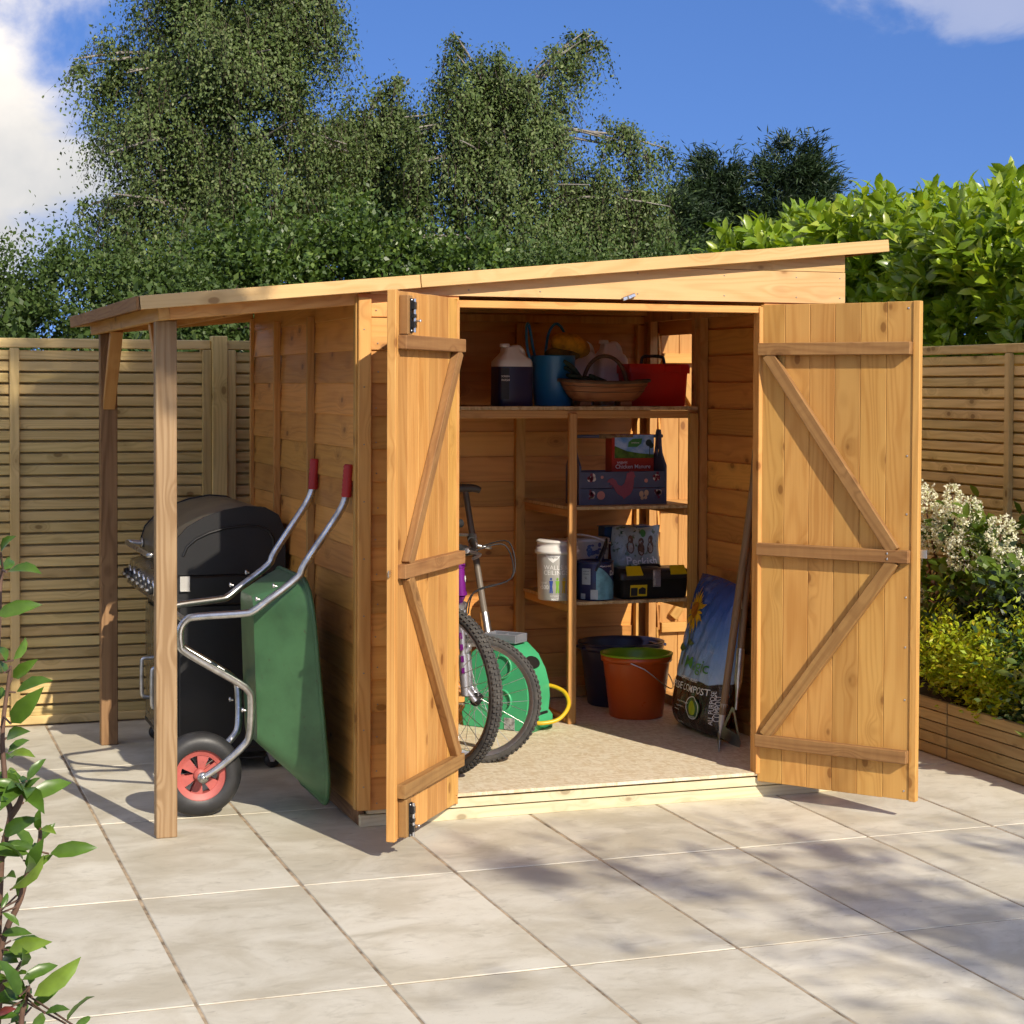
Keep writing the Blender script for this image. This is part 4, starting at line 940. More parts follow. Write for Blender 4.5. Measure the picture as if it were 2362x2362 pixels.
# ------------------------------------------------------------------ things on the shelves
Z1, Z2, Z3 = 1.4695, 1.0350, .6220
def jug(name, label, x, y, rz, w_, d_, h, body, top, split, group=None, cap=None):
    t = thing(name, label, 'jug', (x, y, Z1), rz, group); B = WM[t]; hx, hy = w_/2, d_/2
    hs = h*split
    b = MB(); b.loft([ring(0, hx*.93, hy*.93, .02), ring(.006, hx, hy, .024), ring(hs*.5, hx, hy, .026), ring(hs, hx, hy, .026)], (True, False)); bo = b.build('body', body, t, B)
    b = MB(); b.loft([ring(hs, hx*.999, hy*.999, .026), ring(h*.74, hx*.99, hy*.99, .028), ring(h*.80, hx*.86, hy*.9, .028), [(p[0]*.46-hx*.10, p[1]*.62, h*.90) for p in ring(0, hx, hy, .028)], [(p[0]*.40-hx*.13, p[1]*.58, h*.965) for p in ring(0, hx, hy, .028)], [(p[0]*.36-hx*.13, p[1]*.52, h*.985) for p in ring(0, hx, hy, .028)]], (False, True)); b.build('shoulder', top, t, B)
    b = MB(); b.tube(spline([(-hx*.12, 0, h*.96), (hx*.28, 0, h*.985), (hx*.55, 0, h*.93), (hx*.70, 0, h*.80), (hx*.80, 0, h*.68)], 5), .0125, 10); b.build('handle', top, t, B)
    b = MB(); b.lathe([(0, h*.985), (.021, h*.985), (.022, h*.99), (.022, h*1.03), (.018, h*1.045), (0, h*1.045)], 20, 'z', (-hx*.42, 0, 0)); b.xf = Matrix.Identity(4); b.build('cap', cap or top, t, B)
    return t
JW = plastic('milky_plastic', (.74, .72, .68), .4)
j1 = jug('screenwash_jug', 'white-topped jug of dark blue screenwash at the left of the top shelf', .872, 1.975, R(6), .165, .115, .258, plastic('dark_blue_liquid', (.022, .022, .060), .3), JW, .66, None)
printed('label_patch', [([(-.060, .03), (-.022, .03), (-.022, .165), (-.060, .165)], [(0, 1, 2, 3)])], lambda u, v: (u-.018, -.0585, v), simple('black_label', (.015, .014, .016), .4), j1, WM[j1])
printed('lettering', [shift2d(text2d('SCREEN', .011, .004), -.058, .128), shift2d(text2d('WASH', .014, .004), -.058, .112)], lambda u, v: (u, -.0592, v), INK_W, j1, WM[j1])
jug('white_jug', 'plain white plastic jug behind the yellow sponge and trug', 1.312, 2.27, R(2), .150, .11, .285, JW, JW, .6, 'white plastic jugs on the top shelf')
jug('white_jug', 'white plastic jug with dark stripe next to the red box', 1.425, 2.21, R(2), .150, .11, .285, JW, JW, .6, 'white plastic jugs on the top shelf')

tub = thing('blue_tub', 'tall bright blue flexible tub with loop handles on the top shelf', 'tub', (1.095, 2.06, Z1))
TB = plastic('bright_blue_plastic', (.018, .17, .36), .32)
b = MB(); b.lathe([(0, 0), (.082, 0), (.086, .005), (.098, .215), (.100, .222), (.096, .222), (.083, .008), (0, .007)], 40); b.build('shell', TB, tub, WM[tub])
for sgn, yy in ((-1, -.01), (1, .03)):
    b = MB(); x0 = sgn*.099
    lp = [(sgn*.092, -.048, .205), (sgn*.105, -.050, .25), (sgn*.115, -.034, .33), (sgn*.118, 0, .365), (sgn*.115, .034, .33), (sgn*.105, .050, .25), (sgn*.092, .048, .205)]
    if sgn > 0: lp = [(x*.62-.03, .095-abs(y)*.1, .215+(z-.205)*.95) if False else (y*1.0+.045, .082, z) for x, y, z in lp]
    b.tube(spline(lp, 6), .0065, 8); b.build('loop_handle', TB, tub, WM[tub] @ (RZ(R(-35)) if sgn < 0 else Matrix.Identity(4)))
spg = thing('sponge', 'yellow orange car sponge lying in the top of the blue tub', 'sponge', (1.165, 2.05, Z1+.24))
b = MB(); b.xf = RY(R(14)) @ RZ(R(12)); b.ball((0, 0, .028), (.100, .060, .054), 20, 12); b.build('foam', simple('yellow_sponge', (.60, .28, .015), .9, 0, .4, 22, .9), spg, WM[spg])
b = MB(); b.xf = T(-.03, .0, -.012); b.ball((0, 0, 0), (.085, .06, .035), 16, 8); b.build('cloth', simple('mustard_cloth', (.16, .11, .02), .95, 0, .5, 18, .8), spg, WM[spg])

# trug basket
tg = thing('trug', 'small wooden trug basket with hooped handle on the top shelf', 'basket', (1.288, 1.938, Z1))
CHEST = wood('trug_willow', (.32, .135, .045), (.17, .062, .020), 'x', .5, .2, 1.2, .2); RIMW = wood('trug_rim', (.13, .075, .04), (.06, .033, .018), 'x', .7, .3, 1.2, .1)
def trug_pt(a, v):     # a around, v 0 bottom .. 1 rim
    c, s_ = math.cos(a), math.sin(a); rx, ry = .135+.072*v**.7, .045+.050*v**.8
    return (rx*math.copysign(abs(c)**.8, c), ry*math.copysign(abs(s_)**.9, s_), .022+.080*v**1.25+.010*v*c*c)
b = MB(); b.loft([[trug_pt(2*math.pi*k/36, v) for k in range(36)] for v in (0, .25, .5, .75, 1.0)], (True, False)); b.loft([[tuple(Vector(trug_pt(2*math.pi*k/36, v))*.975+Vector((0, 0, .003))) for k in range(36)][::-1] for v in (1.0, .6, .3, .05)], (False, True)); b.build('bowl', CHEST, tg, WM[tg])
for yy, v0 in ((-1, .55), (-1, .8)):
    b = MB(); b.tube([Vector(trug_pt(math.pi+math.pi*k/16, v0))*1.012 for k in range(17)], .0016, 6); b.build('slat_edge', RIMW, tg, WM[tg])
b = MB(); b.tube([Vector(trug_pt(2*math.pi*k/40, 1.0))*1.01+Vector((0, 0, .001)) for k in range(40)], .0075, 8, closed=True); b.build('rim', RIMW, tg, WM[tg])
b = MB(); hp = [(.035+.012*math.sin(k), -.105*math.cos(math.pi*k/18)*1.0, .045+.175*math.sin(math.pi*k/18)**.75) for k in range(19)]
hp = [(-.085+.19*k/18 if False else .025, -.100*math.cos(math.pi*k/18), .02+.20*math.sin(math.pi*k/18)**.7) for k in range(19)]
b.xf = RZ(R(62)); b.tube(spline(hp, 3), .0085, 8); b.build('hoop_handle', RIMW, tg, WM[tg])
for x in (-.10, .09): box('foot', (tg.location.x+x if False else 1.288+x, 1.938, Z1+.0115), (.055, .075, .022), CHEST, tg, None, .003)
gl = thing('garden_gloves', 'dark green garden gloves lying in the trug', 'gloves', (1.235, 1.94, Z1+.085))
GLV = simple('dark_green_fabric', (.022, .045, .030), .85, 0, .35, 30, .5)
b = MB()
b.loft([[(x-.03, y*wy, z0+z*wz) for y, z in ((-1, 0), (-.6, 1), (0, 1.25), (.6, 1), (1, 0), (0, -.6))] for x, wy, z0, wz in ((.085, .040, .018, .012), (.05, .046, .026, .016), (.01, .040, .030, .014), (-.03, .030, .028, .012))])
for k, (yy, ln, up_) in enumerate(((-.026, .07, .012), (-.009, .085, .052), (.009, .075, .035), (.026, .06, .015))):
    b.tube(spline([(-.055, yy, .030), (-.055-ln*.5, yy*1.2, .030+up_), (-.055-ln, yy*1.4, .028+up_*1.6)], 4), [.0105, .0105, .010, .010, .0098, .0095, .009, .0085, .006], 8)
b.tube(spline([(.0, -.035, .03), (-.02, -.06, .042), (-.045, -.07, .05)], 4), [.011, .011, .0105, .010, .010, .0095, .009, .008, .006], 8)
b.build('glove', GLV, gl, WM[gl])

# red toolbox
rb = thing('red_toolbox', 'red plastic toolbox with black folding handle on the top shelf', 'toolbox', (1.578, 2.075, Z1), R(-4))
RED = plastic('red_plastic', (.64, .020, .012), .34)
b = MB(); b.loft([ring(0, .128, .078, .012), ring(.005, .131, .081, .012), ring(.150, .138, .086, .012)], (True, True)); b.build('body', RED, rb, WM[rb])
b = MB(); b.loft([ring(.146, .146, .093, .012), ring(.150, .147, .094, .012), ring(.180, .147, .094, .012), ring(.188, .143, .090, .012)], (True, True)); b.box((.06, -.095, .166), (.075, .008, .03), .003); b.build('lid', RED, rb, WM[rb])
b = MB(); b.tube(spline([(-.055, 0, .186), (-.050, 0, .215), (-.035, 0, .222), (.0, 0, .224), (.035, 0, .222), (.050, 0, .215), (.055, 0, .186)], 4), .0075, 8); b.box((0, 0, .224), (.065, .022, .014), .004); b.build('handle', BLACKPL, rb, WM[rb])

# painted wooden caddy with a box in it
cd = thing('wooden_caddy', 'grey blue painted wooden caddy with a pink rooster on its side', 'caddy', (1.385, 2.03, Z2))
CDM = simple('grey_blue_paint', (.085, .10, .155), .55, 0, .15, 10, .12)
cwx, cwy = .205, .075
for k, z in enumerate((.036, .110)): box('side_board', (1.385, 2.03-cwy, Z2+z), (2*cwx-.004, .010, .0725), CDM, cd, None, .002); box('side_board', (1.385, 2.03+cwy, Z2+z), (2*cwx-.004, .010, .0725), CDM, cd, None, .002)
box('bottom', (1.385, 2.03, Z2+.006), (2*cwx-.03, 2*cwy-.012, .010), CDM, cd, None, .001)
def caddy_end(sx_):
    o = [(-.082, .0), (.082, .0), (.082, .170), (.060, .196), (.036, .225), (.026, .262), (.021, .315), (.012, .330), (-.012, .330), (-.021, .315), (-.026, .262), (-.036, .225), (-.060, .196), (-.082, .170)]
    hrt = [(0, .205), (.014, .232), (.012, .246), (.004, .248), (0, .240), (-.004, .248), (-.012, .246), (-.014, .232)]
    # board with a heart-shaped hole: two halves
    b = MB()
    rt = [(0, 0), (.082, .0), (.082, .170), (.060, .196), (.036, .225), (.026, .262), (.021, .315), (.012, .330), (0, .330), (0, .240), (.004, .248), (.012, .246), (.014, .232), (0, .205)]
    b.prism(rt, sx_-.005, sx_+.005, 'yz'); b.prism([(-y, z) for y, z in rt][::-1], sx_-.005, sx_+.005, 'yz'); b.build('end_board', CDM, cd, WM[cd])
caddy_end(-cwx+.001); caddy_end(cwx-.001)
b = MB(); b.tube([(-cwx-.016, 0, .300), (cwx+.018, 0, .300)], .0075, 10); b.build('handle_rod', CDM, cd, WM[cd])
b = MB(); b.tube([(-.085+.0045*k, 0, .300) for k in range(37)], [.0095+.0012*(k % 2) for k in range(37)], 10); b.build('twine_wrap', simple('jute_twine', (.36, .22, .09), .95, 0, .4, 60, .5), cd, WM[cd])
PINK = simple('dusky_pink_paint', (.33, .075, .10), .5, 0, .2, 12)
roost = [(-.078, .100), (-.070, .112), (-.052, .118), (-.036, .108), (-.026, .088), (-.008, .082), (.006, .094), (.014, .118), (.018, .140), (.028, .142), (.030, .152), (.036, .143), (.040, .152), (.045, .142), (.050, .146), (.052, .132), (.058, .124), (.050, .118), (.050, .096), (.046, .068), (.034, .046), (.014, .034), (.004, .024), (-.004, .036), (-.024, .046), (-.038, .062), (-.046, .080), (-.056, .074), (-.052, .088), (-.066, .084), (-.060, .096)]
b = MB(); b.prism(roost, -cwy-.0095, -cwy-.0052, 'xz'); b.build('rooster_motif', PINK, cd, WM[cd])
def flower_sprig(cx, cz, s):
    sh = []
    for k in range(7):
        a = random.uniform(0, 6.28); r_ = random.uniform(.002, .016)*s; sh.append(disc2d(cx+r_*math.cos(a), cz+r_*math.sin(a), .006*s*random.uniform(.7, 1.2), 8))
    return sh
surf_c = lambda dy: (lambda u, v: (u, -cwy-.0052-dy, v))
BURG = simple('burgundy_print', (.20, .02, .035), .5); CREAM = simple('cream_print', (.70, .62, .52), .5); SALM = simple('salmon_print', (.60, .24, .18), .5); PEACH = simple('peach_print', (.62, .42, .24), .5)
for (x, z) in ((-.150, .120), (.165, .120), (-.150, .045), (.165, .045)):
    printed('flower_decal', [disc2d(x+random.uniform(-.01, .01), z+random.uniform(-.01, .01), .012, 9) for _ in range(3)], surf_c(.0004), CREAM, cd, WM[cd])
    printed('flower_decal', flower_sprig(x, z, 1.15), surf_c(.0008), BURG, cd, WM[cd])
for (x, z, r_) in ((-.105, .042, .019), (-.100, .122, .007), (.110, .105, .009)): printed('button_decal', [disc2d(x, z, r_, 16)], surf_c(.0005), SALM, cd, WM[cd])
printed('butterfly_decal', [disc2d(.088, .046, .011, 10, .014), disc2d(.112, .050, .011, 10, .014), disc2d(.092, .028, .008, 10), disc2d(.108, .030, .008, 10)], surf_c(.0005), PEACH, cd, WM[cd])

mn = thing('manure_box', 'red and blue carton of chicken manure standing in the caddy', 'carton', (1.462, 2.06, Z2+.012))
b = MB(); b.box((0, 0, .148), (.205, .075, .296), .002); b.build('carton', simple('red_carton', (.42, .030, .014), .45), mn, WM[mn])
sk_ = printed('sky_panel', [([(-.088, .190), (.101, .190), (.101, .294), (-.088, .294)], [(0, 1, 2, 3)])], lambda u, v: (u, -.0380, v), simple('sky_print', (.10, .30, .60), .4, var=.0, col2=(.55, .70, .85), scale=22), mn, WM[mn])
printed('hill_print', [([(-.088, .190), (.101, .190), (.101, .206), (.03, .212), (-.03, .222), (-.088, .245)], [(0, 1, 2, 3, 4, 5)])], lambda u, v: (u, -.0384, v), simple('hill_green_print', (.10, .22, .02), .5, var=.4, scale=30), mn, WM[mn])
printed('leaf_logo', [([(-.025, .240), (.020, .240), (.040, .256), (.044, .278), (-.002, .276), (-.022, .262)], [(0, 1, 2, 3, 4, 5)])], lambda u, v: (u, -.0388, v), INK_G, mn, WM[mn])
printed('lettering', [shift2d(text2d('Chicken Manure', .0255, .004), .0, .152), shift2d(text2d('organic', .017, .002), -.052, .172), shift2d(text2d('westland', .011, .002), .010, .259)], lambda u, v: (u, -.0394, v), INK_W, mn, WM[mn])
printed('tree_print', [disc2d(.076, .258, .016, 9), disc2d(.088, .246, .013, 8), ([(.078, .20), (.083, .20), (.082, .25), (.079, .25)], [(0, 1, 2, 3)])], lambda u, v: (u, -.0390, v), simple('dark_tree_print', (.03, .06, .05), .5), mn, WM[mn])

# paint pots
def cylprint(t, R0, R1, H, name, shapes, mat, lift=.0006, a0=-90.0):
    """2-D shapes in metres round the pot: u along the wall, v up"""
    def f(u, v):
        r_ = R0+(R1-R0)*v/H+lift; a = R(a0)+u/((R0+R1)/2); return (r_*math.cos(a), r_*math.sin(a), v)
    if name == 'lettering' and len(shapes) > 1: return [cylprint(t, R0, R1, H, name, [s_], mat, lift, a0) for s_ in shapes][-1]
    b = MB()
    for vs, fs in shapes: b.add([f(u, v) for u, v in vs], fs)
    return b.build(name, mat, t, WM[t])
def gridrect(u0, u1, v0, v1, n=14): return [(u0+(u1-u0)*k/n, v) for k in range(n+1) for v in (v0, v1)], [(2*k, 2*k+2, 2*k+3, 2*k+1) for k in range(n)]
p1 = thing('paint_tub', 'silver and white tub of wall and ceiling paint at the left of the lower shelf', 'paint tub', (1.09, 1.99, Z3+.001))
b = MB(); b.lathe([(0, 0), (.080, 0), (.083, .004), (.089, .200), (.089, .203)], 44); b.build('tub', simple('silver_tub_print', (.47, .46, .43), .38, .15, .10, 6), p1, WM[p1])
b = MB(); b.lathe([(.086, .203), (.097, .203), (.098, .216), (.093, .220), (.093, .232), (.088, .234), (.088, .250), (.092, .252), (.092, .258), (.084, .262), (0, .262)], 44); b.build('lid', WHITEPL, p1, WM[p1])
A0 = -122.0
cylprint(p1, .083, .089, .2, 'lettering', [shift2d(text2d('WALLS &', .027, .002), .012, .145), shift2d(text2d('CEILINGS', .027, .002), .012, .122), shift2d(text2d('blend', .016), -.048, .078), shift2d(text2d('v500', .027, .003), -.046, .058), shift2d(text2d('INTERIOR', .012), .012, .020), shift2d(text2d('MATT', .015, .002), .012, .006)], INK_W, .0008, A0)
cylprint(p1, .083, .089, .2, 'white_chevron', [([(-.034, .200), (-.012, .200), (.012, .200), (.034, .200), (.018, .180), (.0, .166), (-.018, .180)], [(0, 1, 6), (1, 2, 5, 6), (2, 3, 4, 5)])], INK_W, .0008, A0)
cylprint(p1, .083, .089, .2, 'lettering', [shift2d(text2d('valspar', .018, .003), .0, .192)], simple('grey_print', (.2, .2, .2), .5), .0014, A0)
for (u, nm, cc_) in ((-.008, 'blue', (.03, .07, .30)), (.020, 'green', (.16, .36, .03)), (.048, 'yellow', (.62, .42, .02)), (.072, 'red', (.5, .05, .03))):
    fig = [disc2d(u, .096, .005, 10, .006), ([(u-.009, .088), (u+.009, .088), (u+.005, .062), (u+.008, .034), (u+.002, .034), (u, .056), (u-.002, .034), (u-.008, .034), (u-.005, .062)], [(0, 1, 2, 8), (2, 3, 4, 5), (5, 6, 7, 8), (2, 5, 8)])]
    cylprint(p1, .083, .089, .2, 'figure_print', fig, simple(nm+'_figure', cc_, .5, var=.05), .0009, A0)
p2 = thing('paint_tub', 'white paint tub with blue splashes behind the dark paint tin', 'paint tub', (1.318, 2.20, Z3+.001))
b = MB(); b.lathe([(0, 0), (.088, 0), (.090, .004), (.095, .232), (.099, .234), (.099, .246), (.094, .250), (0, .250)], 40); b.build('tub', plastic('white_tub', (.60, .58, .55), .45), p2, WM[p2])
random.seed(12)
cylprint(p2, .090, .095, .24, 'paint_splash', [disc2d(random.uniform(.0, .11), random.uniform(.16, .225), random.uniform(.004, .014), 9, random.uniform(.004, .012)) for _ in range(26)], simple('blue_splash', (.05, .08, .20), .45), .0008, -110)
b = MB(); b.tube(spline([(-.099, 0, .232), (-.092, -.062, .268), (-.02, -.110, .262), (.05, -.105, .235), (.088, -.052, .224)], 6), .004, 8); b.build('handle', WHITEPL, p2, WM[p2])
p3 = thing('paint_tin', 'navy and turquoise paint tin with black handle on the lower shelf', 'paint tin', (1.252, 1.945, Z3+.001))
b = MB(); b.lathe([(0, 0), (.079, 0), (.081, .003), (.081, .155), (.079, .157), (.079, .163), (.083, .164), (.083, .170), (.074, .170), (.070, .164), (0, .164)], 44); b.build('tin', simple('navy_tin_print', (.018, .026, .085), .32, .1, .1), p3, WM[p3])
cylprint(p3, .081, .081, .16, 'turquoise_panel', [([(-.012+(.125)*k/14, v) for k in range(15) for v in (.004, .112+.035*math.cos(k*.24))], [(2*k, 2*k+2, 2*k+3, 2*k+1) for k in range(14)])], simple('turquoise_print', (.16, .42, .50), .35, var=.3, scale=25), .0006, -100)
cylprint(p3, .081, .081, .16, 'pale_label', [gridrect(-.078, -.036, .070, .140, 5), gridrect(-.036, -.004, .006, .048, 4), gridrect(-.085, -.060, .006, .030, 3)], simple('pale_label_print', (.42, .50, .52), .4), .0012, -100)
cylprint(p3, .081, .081, .16, 'lettering', [shift2d(text2d('Dulux', .030, .006, 'LEFT'), .055, .118), shift2d(text2d('Weathershield', .010, .002), .035, .150)], INK_W, .0014, -100)
cylprint(p3, .081, .081, .16, 'lettering', [shift2d(text2d('exterior', .009), -.057, .128), shift2d(text2d('smooth', .009), -.057, .116), shift2d(text2d('5L', .014), -.057, .098)], INK_K, .0016, -100)
b = MB(); b.tube(spline([(.082, 0, .130), (.062, -.040, .22), (.0, -.050, .262), (-.062, -.040, .22), (-.082, 0, .130)], 6), .006, 8); b.build('handle', BLACKPL, p3, WM[p3] @ RZ(R(70)))
fb_ = thing('blue_carton', 'dark blue carton standing behind the bird feed bag', 'carton', (1.545, 2.32, Z3+.001))
b = MB(); b.box((0, 0, .142), (.225, .08, .284), .002); b.box((0, -.01, .288), (.235, .10, .004), 0); b.build('carton', simple('deep_blue_carton', (.02, .06, .17), .5, col2=(.05, .17, .30), scale=8), fb_, WM[fb_])
printed('label_patch', [([(-.10, .10), (-.05, .10), (-.05, .22), (-.10, .22)], [(0, 1, 2, 3)])], lambda u, v: (u, -.0408, v), simple('red_label', (.30, .04, .03), .5), fb_, WM[fb_])
# bird feed bag
fd = thing('bird_feed_bag', 'shiny green and pale bag of bird feed printed with sparrows on the lower shelf', 'feed bag', (1.545, 2.165, Z3+.001))
def feed_pt(u, v, side=-1, lift=0.0):
    e = max(0, 1-abs(2*u-1)**2.6)**.6*max(0, 1-abs(2*v-1)**4)**.6; wr = .004*math.sin(19*u+14*v)*math.sin(11*v)
    return (-.118+.236*u+.006*math.sin(7*v), side*(.042*e+lift)+wr*e+.02*v, .295*v+.006*math.sin(8*u)*v)
m_, t_ = newmat('feed_bag_film'); loc = t_.n('ShaderNodeTexCoord').outputs['Object']; s3 = t_.n('ShaderNodeSeparateXYZ', i={0: loc})
zz_ = t_.math('ADD', s3.outputs[2], t_.math('MULTIPLY', t_.noise(loc, 12.0, 3.0), .05))
c1_ = t_.mix(t_.smooth(zz_, .12, .17), (.10, .20, .02), (.36, .42, .40)); c2_ = t_.mix(t_.smooth(t_.noise(t_.vmath('MULTIPLY', loc, (16, 16, 16)), 2.0, 4.0), .56, .66, 0, .8), c1_, (.05, .11, .025))
finish(t_, c2_, .20, t_.noise(t_.vmath('MULTIPLY', loc, (12, 12, 7)), 2.4, 4.0, .6, .6), .6, .02, spec=.6)
b = MB()
for side in (-1, 1):
    vs = [feed_pt(i/16, j/20, side) for j in range(21) for i in range(17)]; fs = [(j*17+i, j*17+i+1, (j+1)*17+i+1, (j+1)*17+i) for j in range(20) for i in range(16)]
    b.add(vs, fs if side < 0 else [f[::-1] for f in fs], True)
b.build('pouch', m_, fd, WM[fd])
fsf = lambda dl: (lambda u, v: feed_pt(u, v, -1, .0015+dl))
for k, (u, v) in enumerate(((.34, .74), (.56, .72), (.76, .74))):
    bp = printed('bird_print', [disc2d(u, v-.05, .075, 14, .10), disc2d(u, v+.07, .055, 14, .06)], fsf(0), simple('sparrow_brown', (.20, .095, .05), .5, var=.5, scale=70), fd, WM[fd])
    printed('bird_breast', [disc2d(u, v-.07, .045, 12, .06), disc2d(u-.02, v+.06, .02, 8, .02)], fsf(.0008), simple('sparrow_cream', (.50, .40, .32), .5, var=.3, scale=60), bp, WM[fd])
printed('oval_logo', [disc2d(.60, .92, .055, 16, .06)], fsf(.0006), INK_G, fd, WM[fd])
printed('banner_print', [([(.14, .88), (.44, .93), (.46, .96), (.14, .92)], [(0, 1, 2, 3)])], fsf(.0006), simple('dark_green_banner', (.02, .07, .02), .5), fd, WM[fd])
printed('lettering', [([(.56+x*4.4, .475+y*3.4) for x, y in text2d('Peckish', .050, .016)[0]], text2d('Peckish', .050, .016)[1])], fsf(.001), INK_W, fd, WM[fd])
# black and yellow toolbox
tbx = thing('black_toolbox', 'black plastic toolbox with yellow lid latches on the lower shelf', 'toolbox', (1.513, 1.955, Z3+.001))
b = MB(); b.loft([ring(0, .150, .068, .014), ring(.005, .154, .072, .014), ring(.085, .160, .076, .014), ring(.086, .166, .082, .014)], (True, True)); b.build('body', BLACKPL, tbx, WM[tbx])
b = MB(); b.loft([ring(.087, .172, .088, .016), ring(.105, .174, .088, .016), ring(.120, .170, .080, .018), ring(.132, .150, .055, .018)], (True, True)); b.build('lid', BLACKPL, tbx, WM[tbx])
YEL = plastic('yellow_plastic', (.66, .46, .01), .4)
for x in (-.105, .105):
    b = MB(); b.prism([(-.038, 0), (.038, 0), (.034, .044), (-.034, .044)], 0, .008, 'xy'); b.build('lid_compartment', YEL, tbx, WM[tbx] @ T(x, -.089, .1045) @ RX(R(54)))
b = MB(); b.box((0, -.090, .090), (.036, .006, .075), .002); b.box((0, -.094, .076), (.022, .006, .030), .002); b.box((0, -.094, .112), (.030, .006, .020), .002); b.build('latch', STEEL, tbx, WM[tbx])
b = MB(); b.tube(spline([(-.055, .0, .128), (-.045, 0, .140), (0, 0, .142), (.045, 0, .140), (.055, 0, .128)], 4), .006, 8); b.build('handle', BLACKPL, tbx, WM[tbx])
lb = printed('label_patch', [([(-.120, .012), (-.040, .012), (-.040, .062), (-.120, .062)], [(0, 1, 2, 3)])], lambda u, v: (u, -.0722-.0045*v/.085, v), YEL, tbx, WM[tbx])
printed('label_picture', [([(-.117, .014), (-.085, .014), (-.085, .050), (-.117, .050)], [(0, 1, 2, 3)]), ([(-.080, .022), (-.046, .020), (-.046, .046), (-.062, .052), (-.080, .044)], [(0, 1, 2, 3, 4)])], lambda u, v: (u, -.0728-.0045*v/.085, v), BLACKPL, lb, WM[tbx])
# ------------------------------------------------------------------ vegetation
BARK = simple('birch_bark', (.34, .31, .27), .85, 0, .6, 12, .4, col2=(.10, .085, .07)); DBARK = simple('dark_bark', (.085, .060, .042), .9, 0, .4, 14, .6); TWIG = simple('reddish_stem', (.16, .085, .055), .7, 0, .3, 20)
def unit(n, rng):
    v = rng.normal(size=(n, 3)); return v/np.linalg.norm(v, axis=1, keepdims=True)
def crown_points(blobs, ntw, rng, bias=.55):
    B = np.array([b[:6] for b in blobs], float); wts = np.array([(b[3]*b[4]*b[5])**.67*(b[6] if len(b) > 6 else 1) for b in blobs]); wts /= wts.sum()
    ncl = max(12, ntw//26); kc = rng.choice(len(B), ncl, p=wts); dc = unit(ncl, rng); sel = rng.integers(0, ncl, ntw)
    k = kc[sel]; loose = rng.random(ntw) < .14; k = np.where(loose, rng.choice(len(B), ntw, p=wts), k)
    d = dc[sel]+rng.normal(size=(ntw, 3))*.135; d = np.where(loose[:, None], unit(ntw, rng), d); d /= np.linalg.norm(d, axis=1, keepdims=True)
    rc = rng.random(ncl)**bias*.5+.5*rng.random(ncl)**.33; r = np.where(loose, rng.random(ntw)**.5*.92, rc[sel]+rng.normal(size=ntw)*.09)
    lump = 1+.22*np.sin(d[:, 0]*5+k)*np.sin(d[:, 1]*4+2*k)+.16*np.sin(d[:, 2]*9+d[:, 0]*7+k)
    return B[k, :3]+d*B[k, 3:6]*(r*lump)[:, None], d
def foliage(blobs, ntw, per, leaf, style, rng):
    P0, O = crown_points(blobs, ntw, rng)
    n = ntw*per
    tt = np.tile((np.arange(per)+.5)/per, ntw); P = np.repeat(P0, per, 0); O2 = np.repeat(O, per, 0)
    if style == 'birch':
        L = np.repeat(rng.uniform(.22, .62, ntw), per); sway = np.repeat(rng.normal(size=(ntw, 3))*.22, per, 0); sway[:, 2] *= .3
        H = np.stack([O2[:, 0]*.32, O2[:, 1]*.32, np.full(n, .10)], 1)+sway
        Pp = P+H*(L*tt*1.3)[:, None]+np.array([0, 0, -1.0])*(L*tt*tt*1.25)[:, None]+rng.normal(size=(n, 3))*.035
        D = rng.normal(size=(n, 3))*.7+np.array([0, 0, -.75]); fl = .78
    elif style == 'bush':
        L = np.repeat(rng.uniform(.10, .32, ntw), per); dr = np.repeat(O*.8+rng.normal(size=(ntw, 3))*.45+np.array([0, 0, .55]), per, 0)
        Pp = P+dr*(L*tt)[:, None]+rng.normal(size=(n, 3))*.02
        D = O2*.5+rng.normal(size=(n, 3))*.75+np.array([0, 0, .15]); fl = .55
    elif style == 'conifer':
        L = np.repeat(rng.uniform(.15, .42, ntw), per); dr = np.repeat(O*np.array([1, 1, .25])+rng.normal(size=(ntw, 3))*.25+np.array([0, 0, .15]), per, 0)
        side = rng.normal(size=(n, 3))*.055
        Pp = P+dr*(L*tt)[:, None]+side; D = dr*.9+rng.normal(size=(n, 3))*.45+np.array([0, 0, .1]); fl = .35
    else:
        L = np.repeat(rng.uniform(.05, .16, ntw), per); dr = np.repeat(O*.6+rng.normal(size=(ntw, 3))*.4+np.array([0, 0, .7]), per, 0)
        Pp = P+dr*(L*tt)[:, None]+rng.normal(size=(n, 3))*.006
        a = np.tile(np.arange(per)*2.4, ntw); D = dr*.35+np.stack([np.cos(a), np.sin(a), .25+0*a], 1)*.8+rng.normal(size=(n, 3))*.2; fl = .7
    global TWG
    TWG = Pp.reshape(ntw, per, 3) if style == 'birch' else None
    return Pp, D, leaf*rng.uniform(.7, 1.25, n), fl, O2
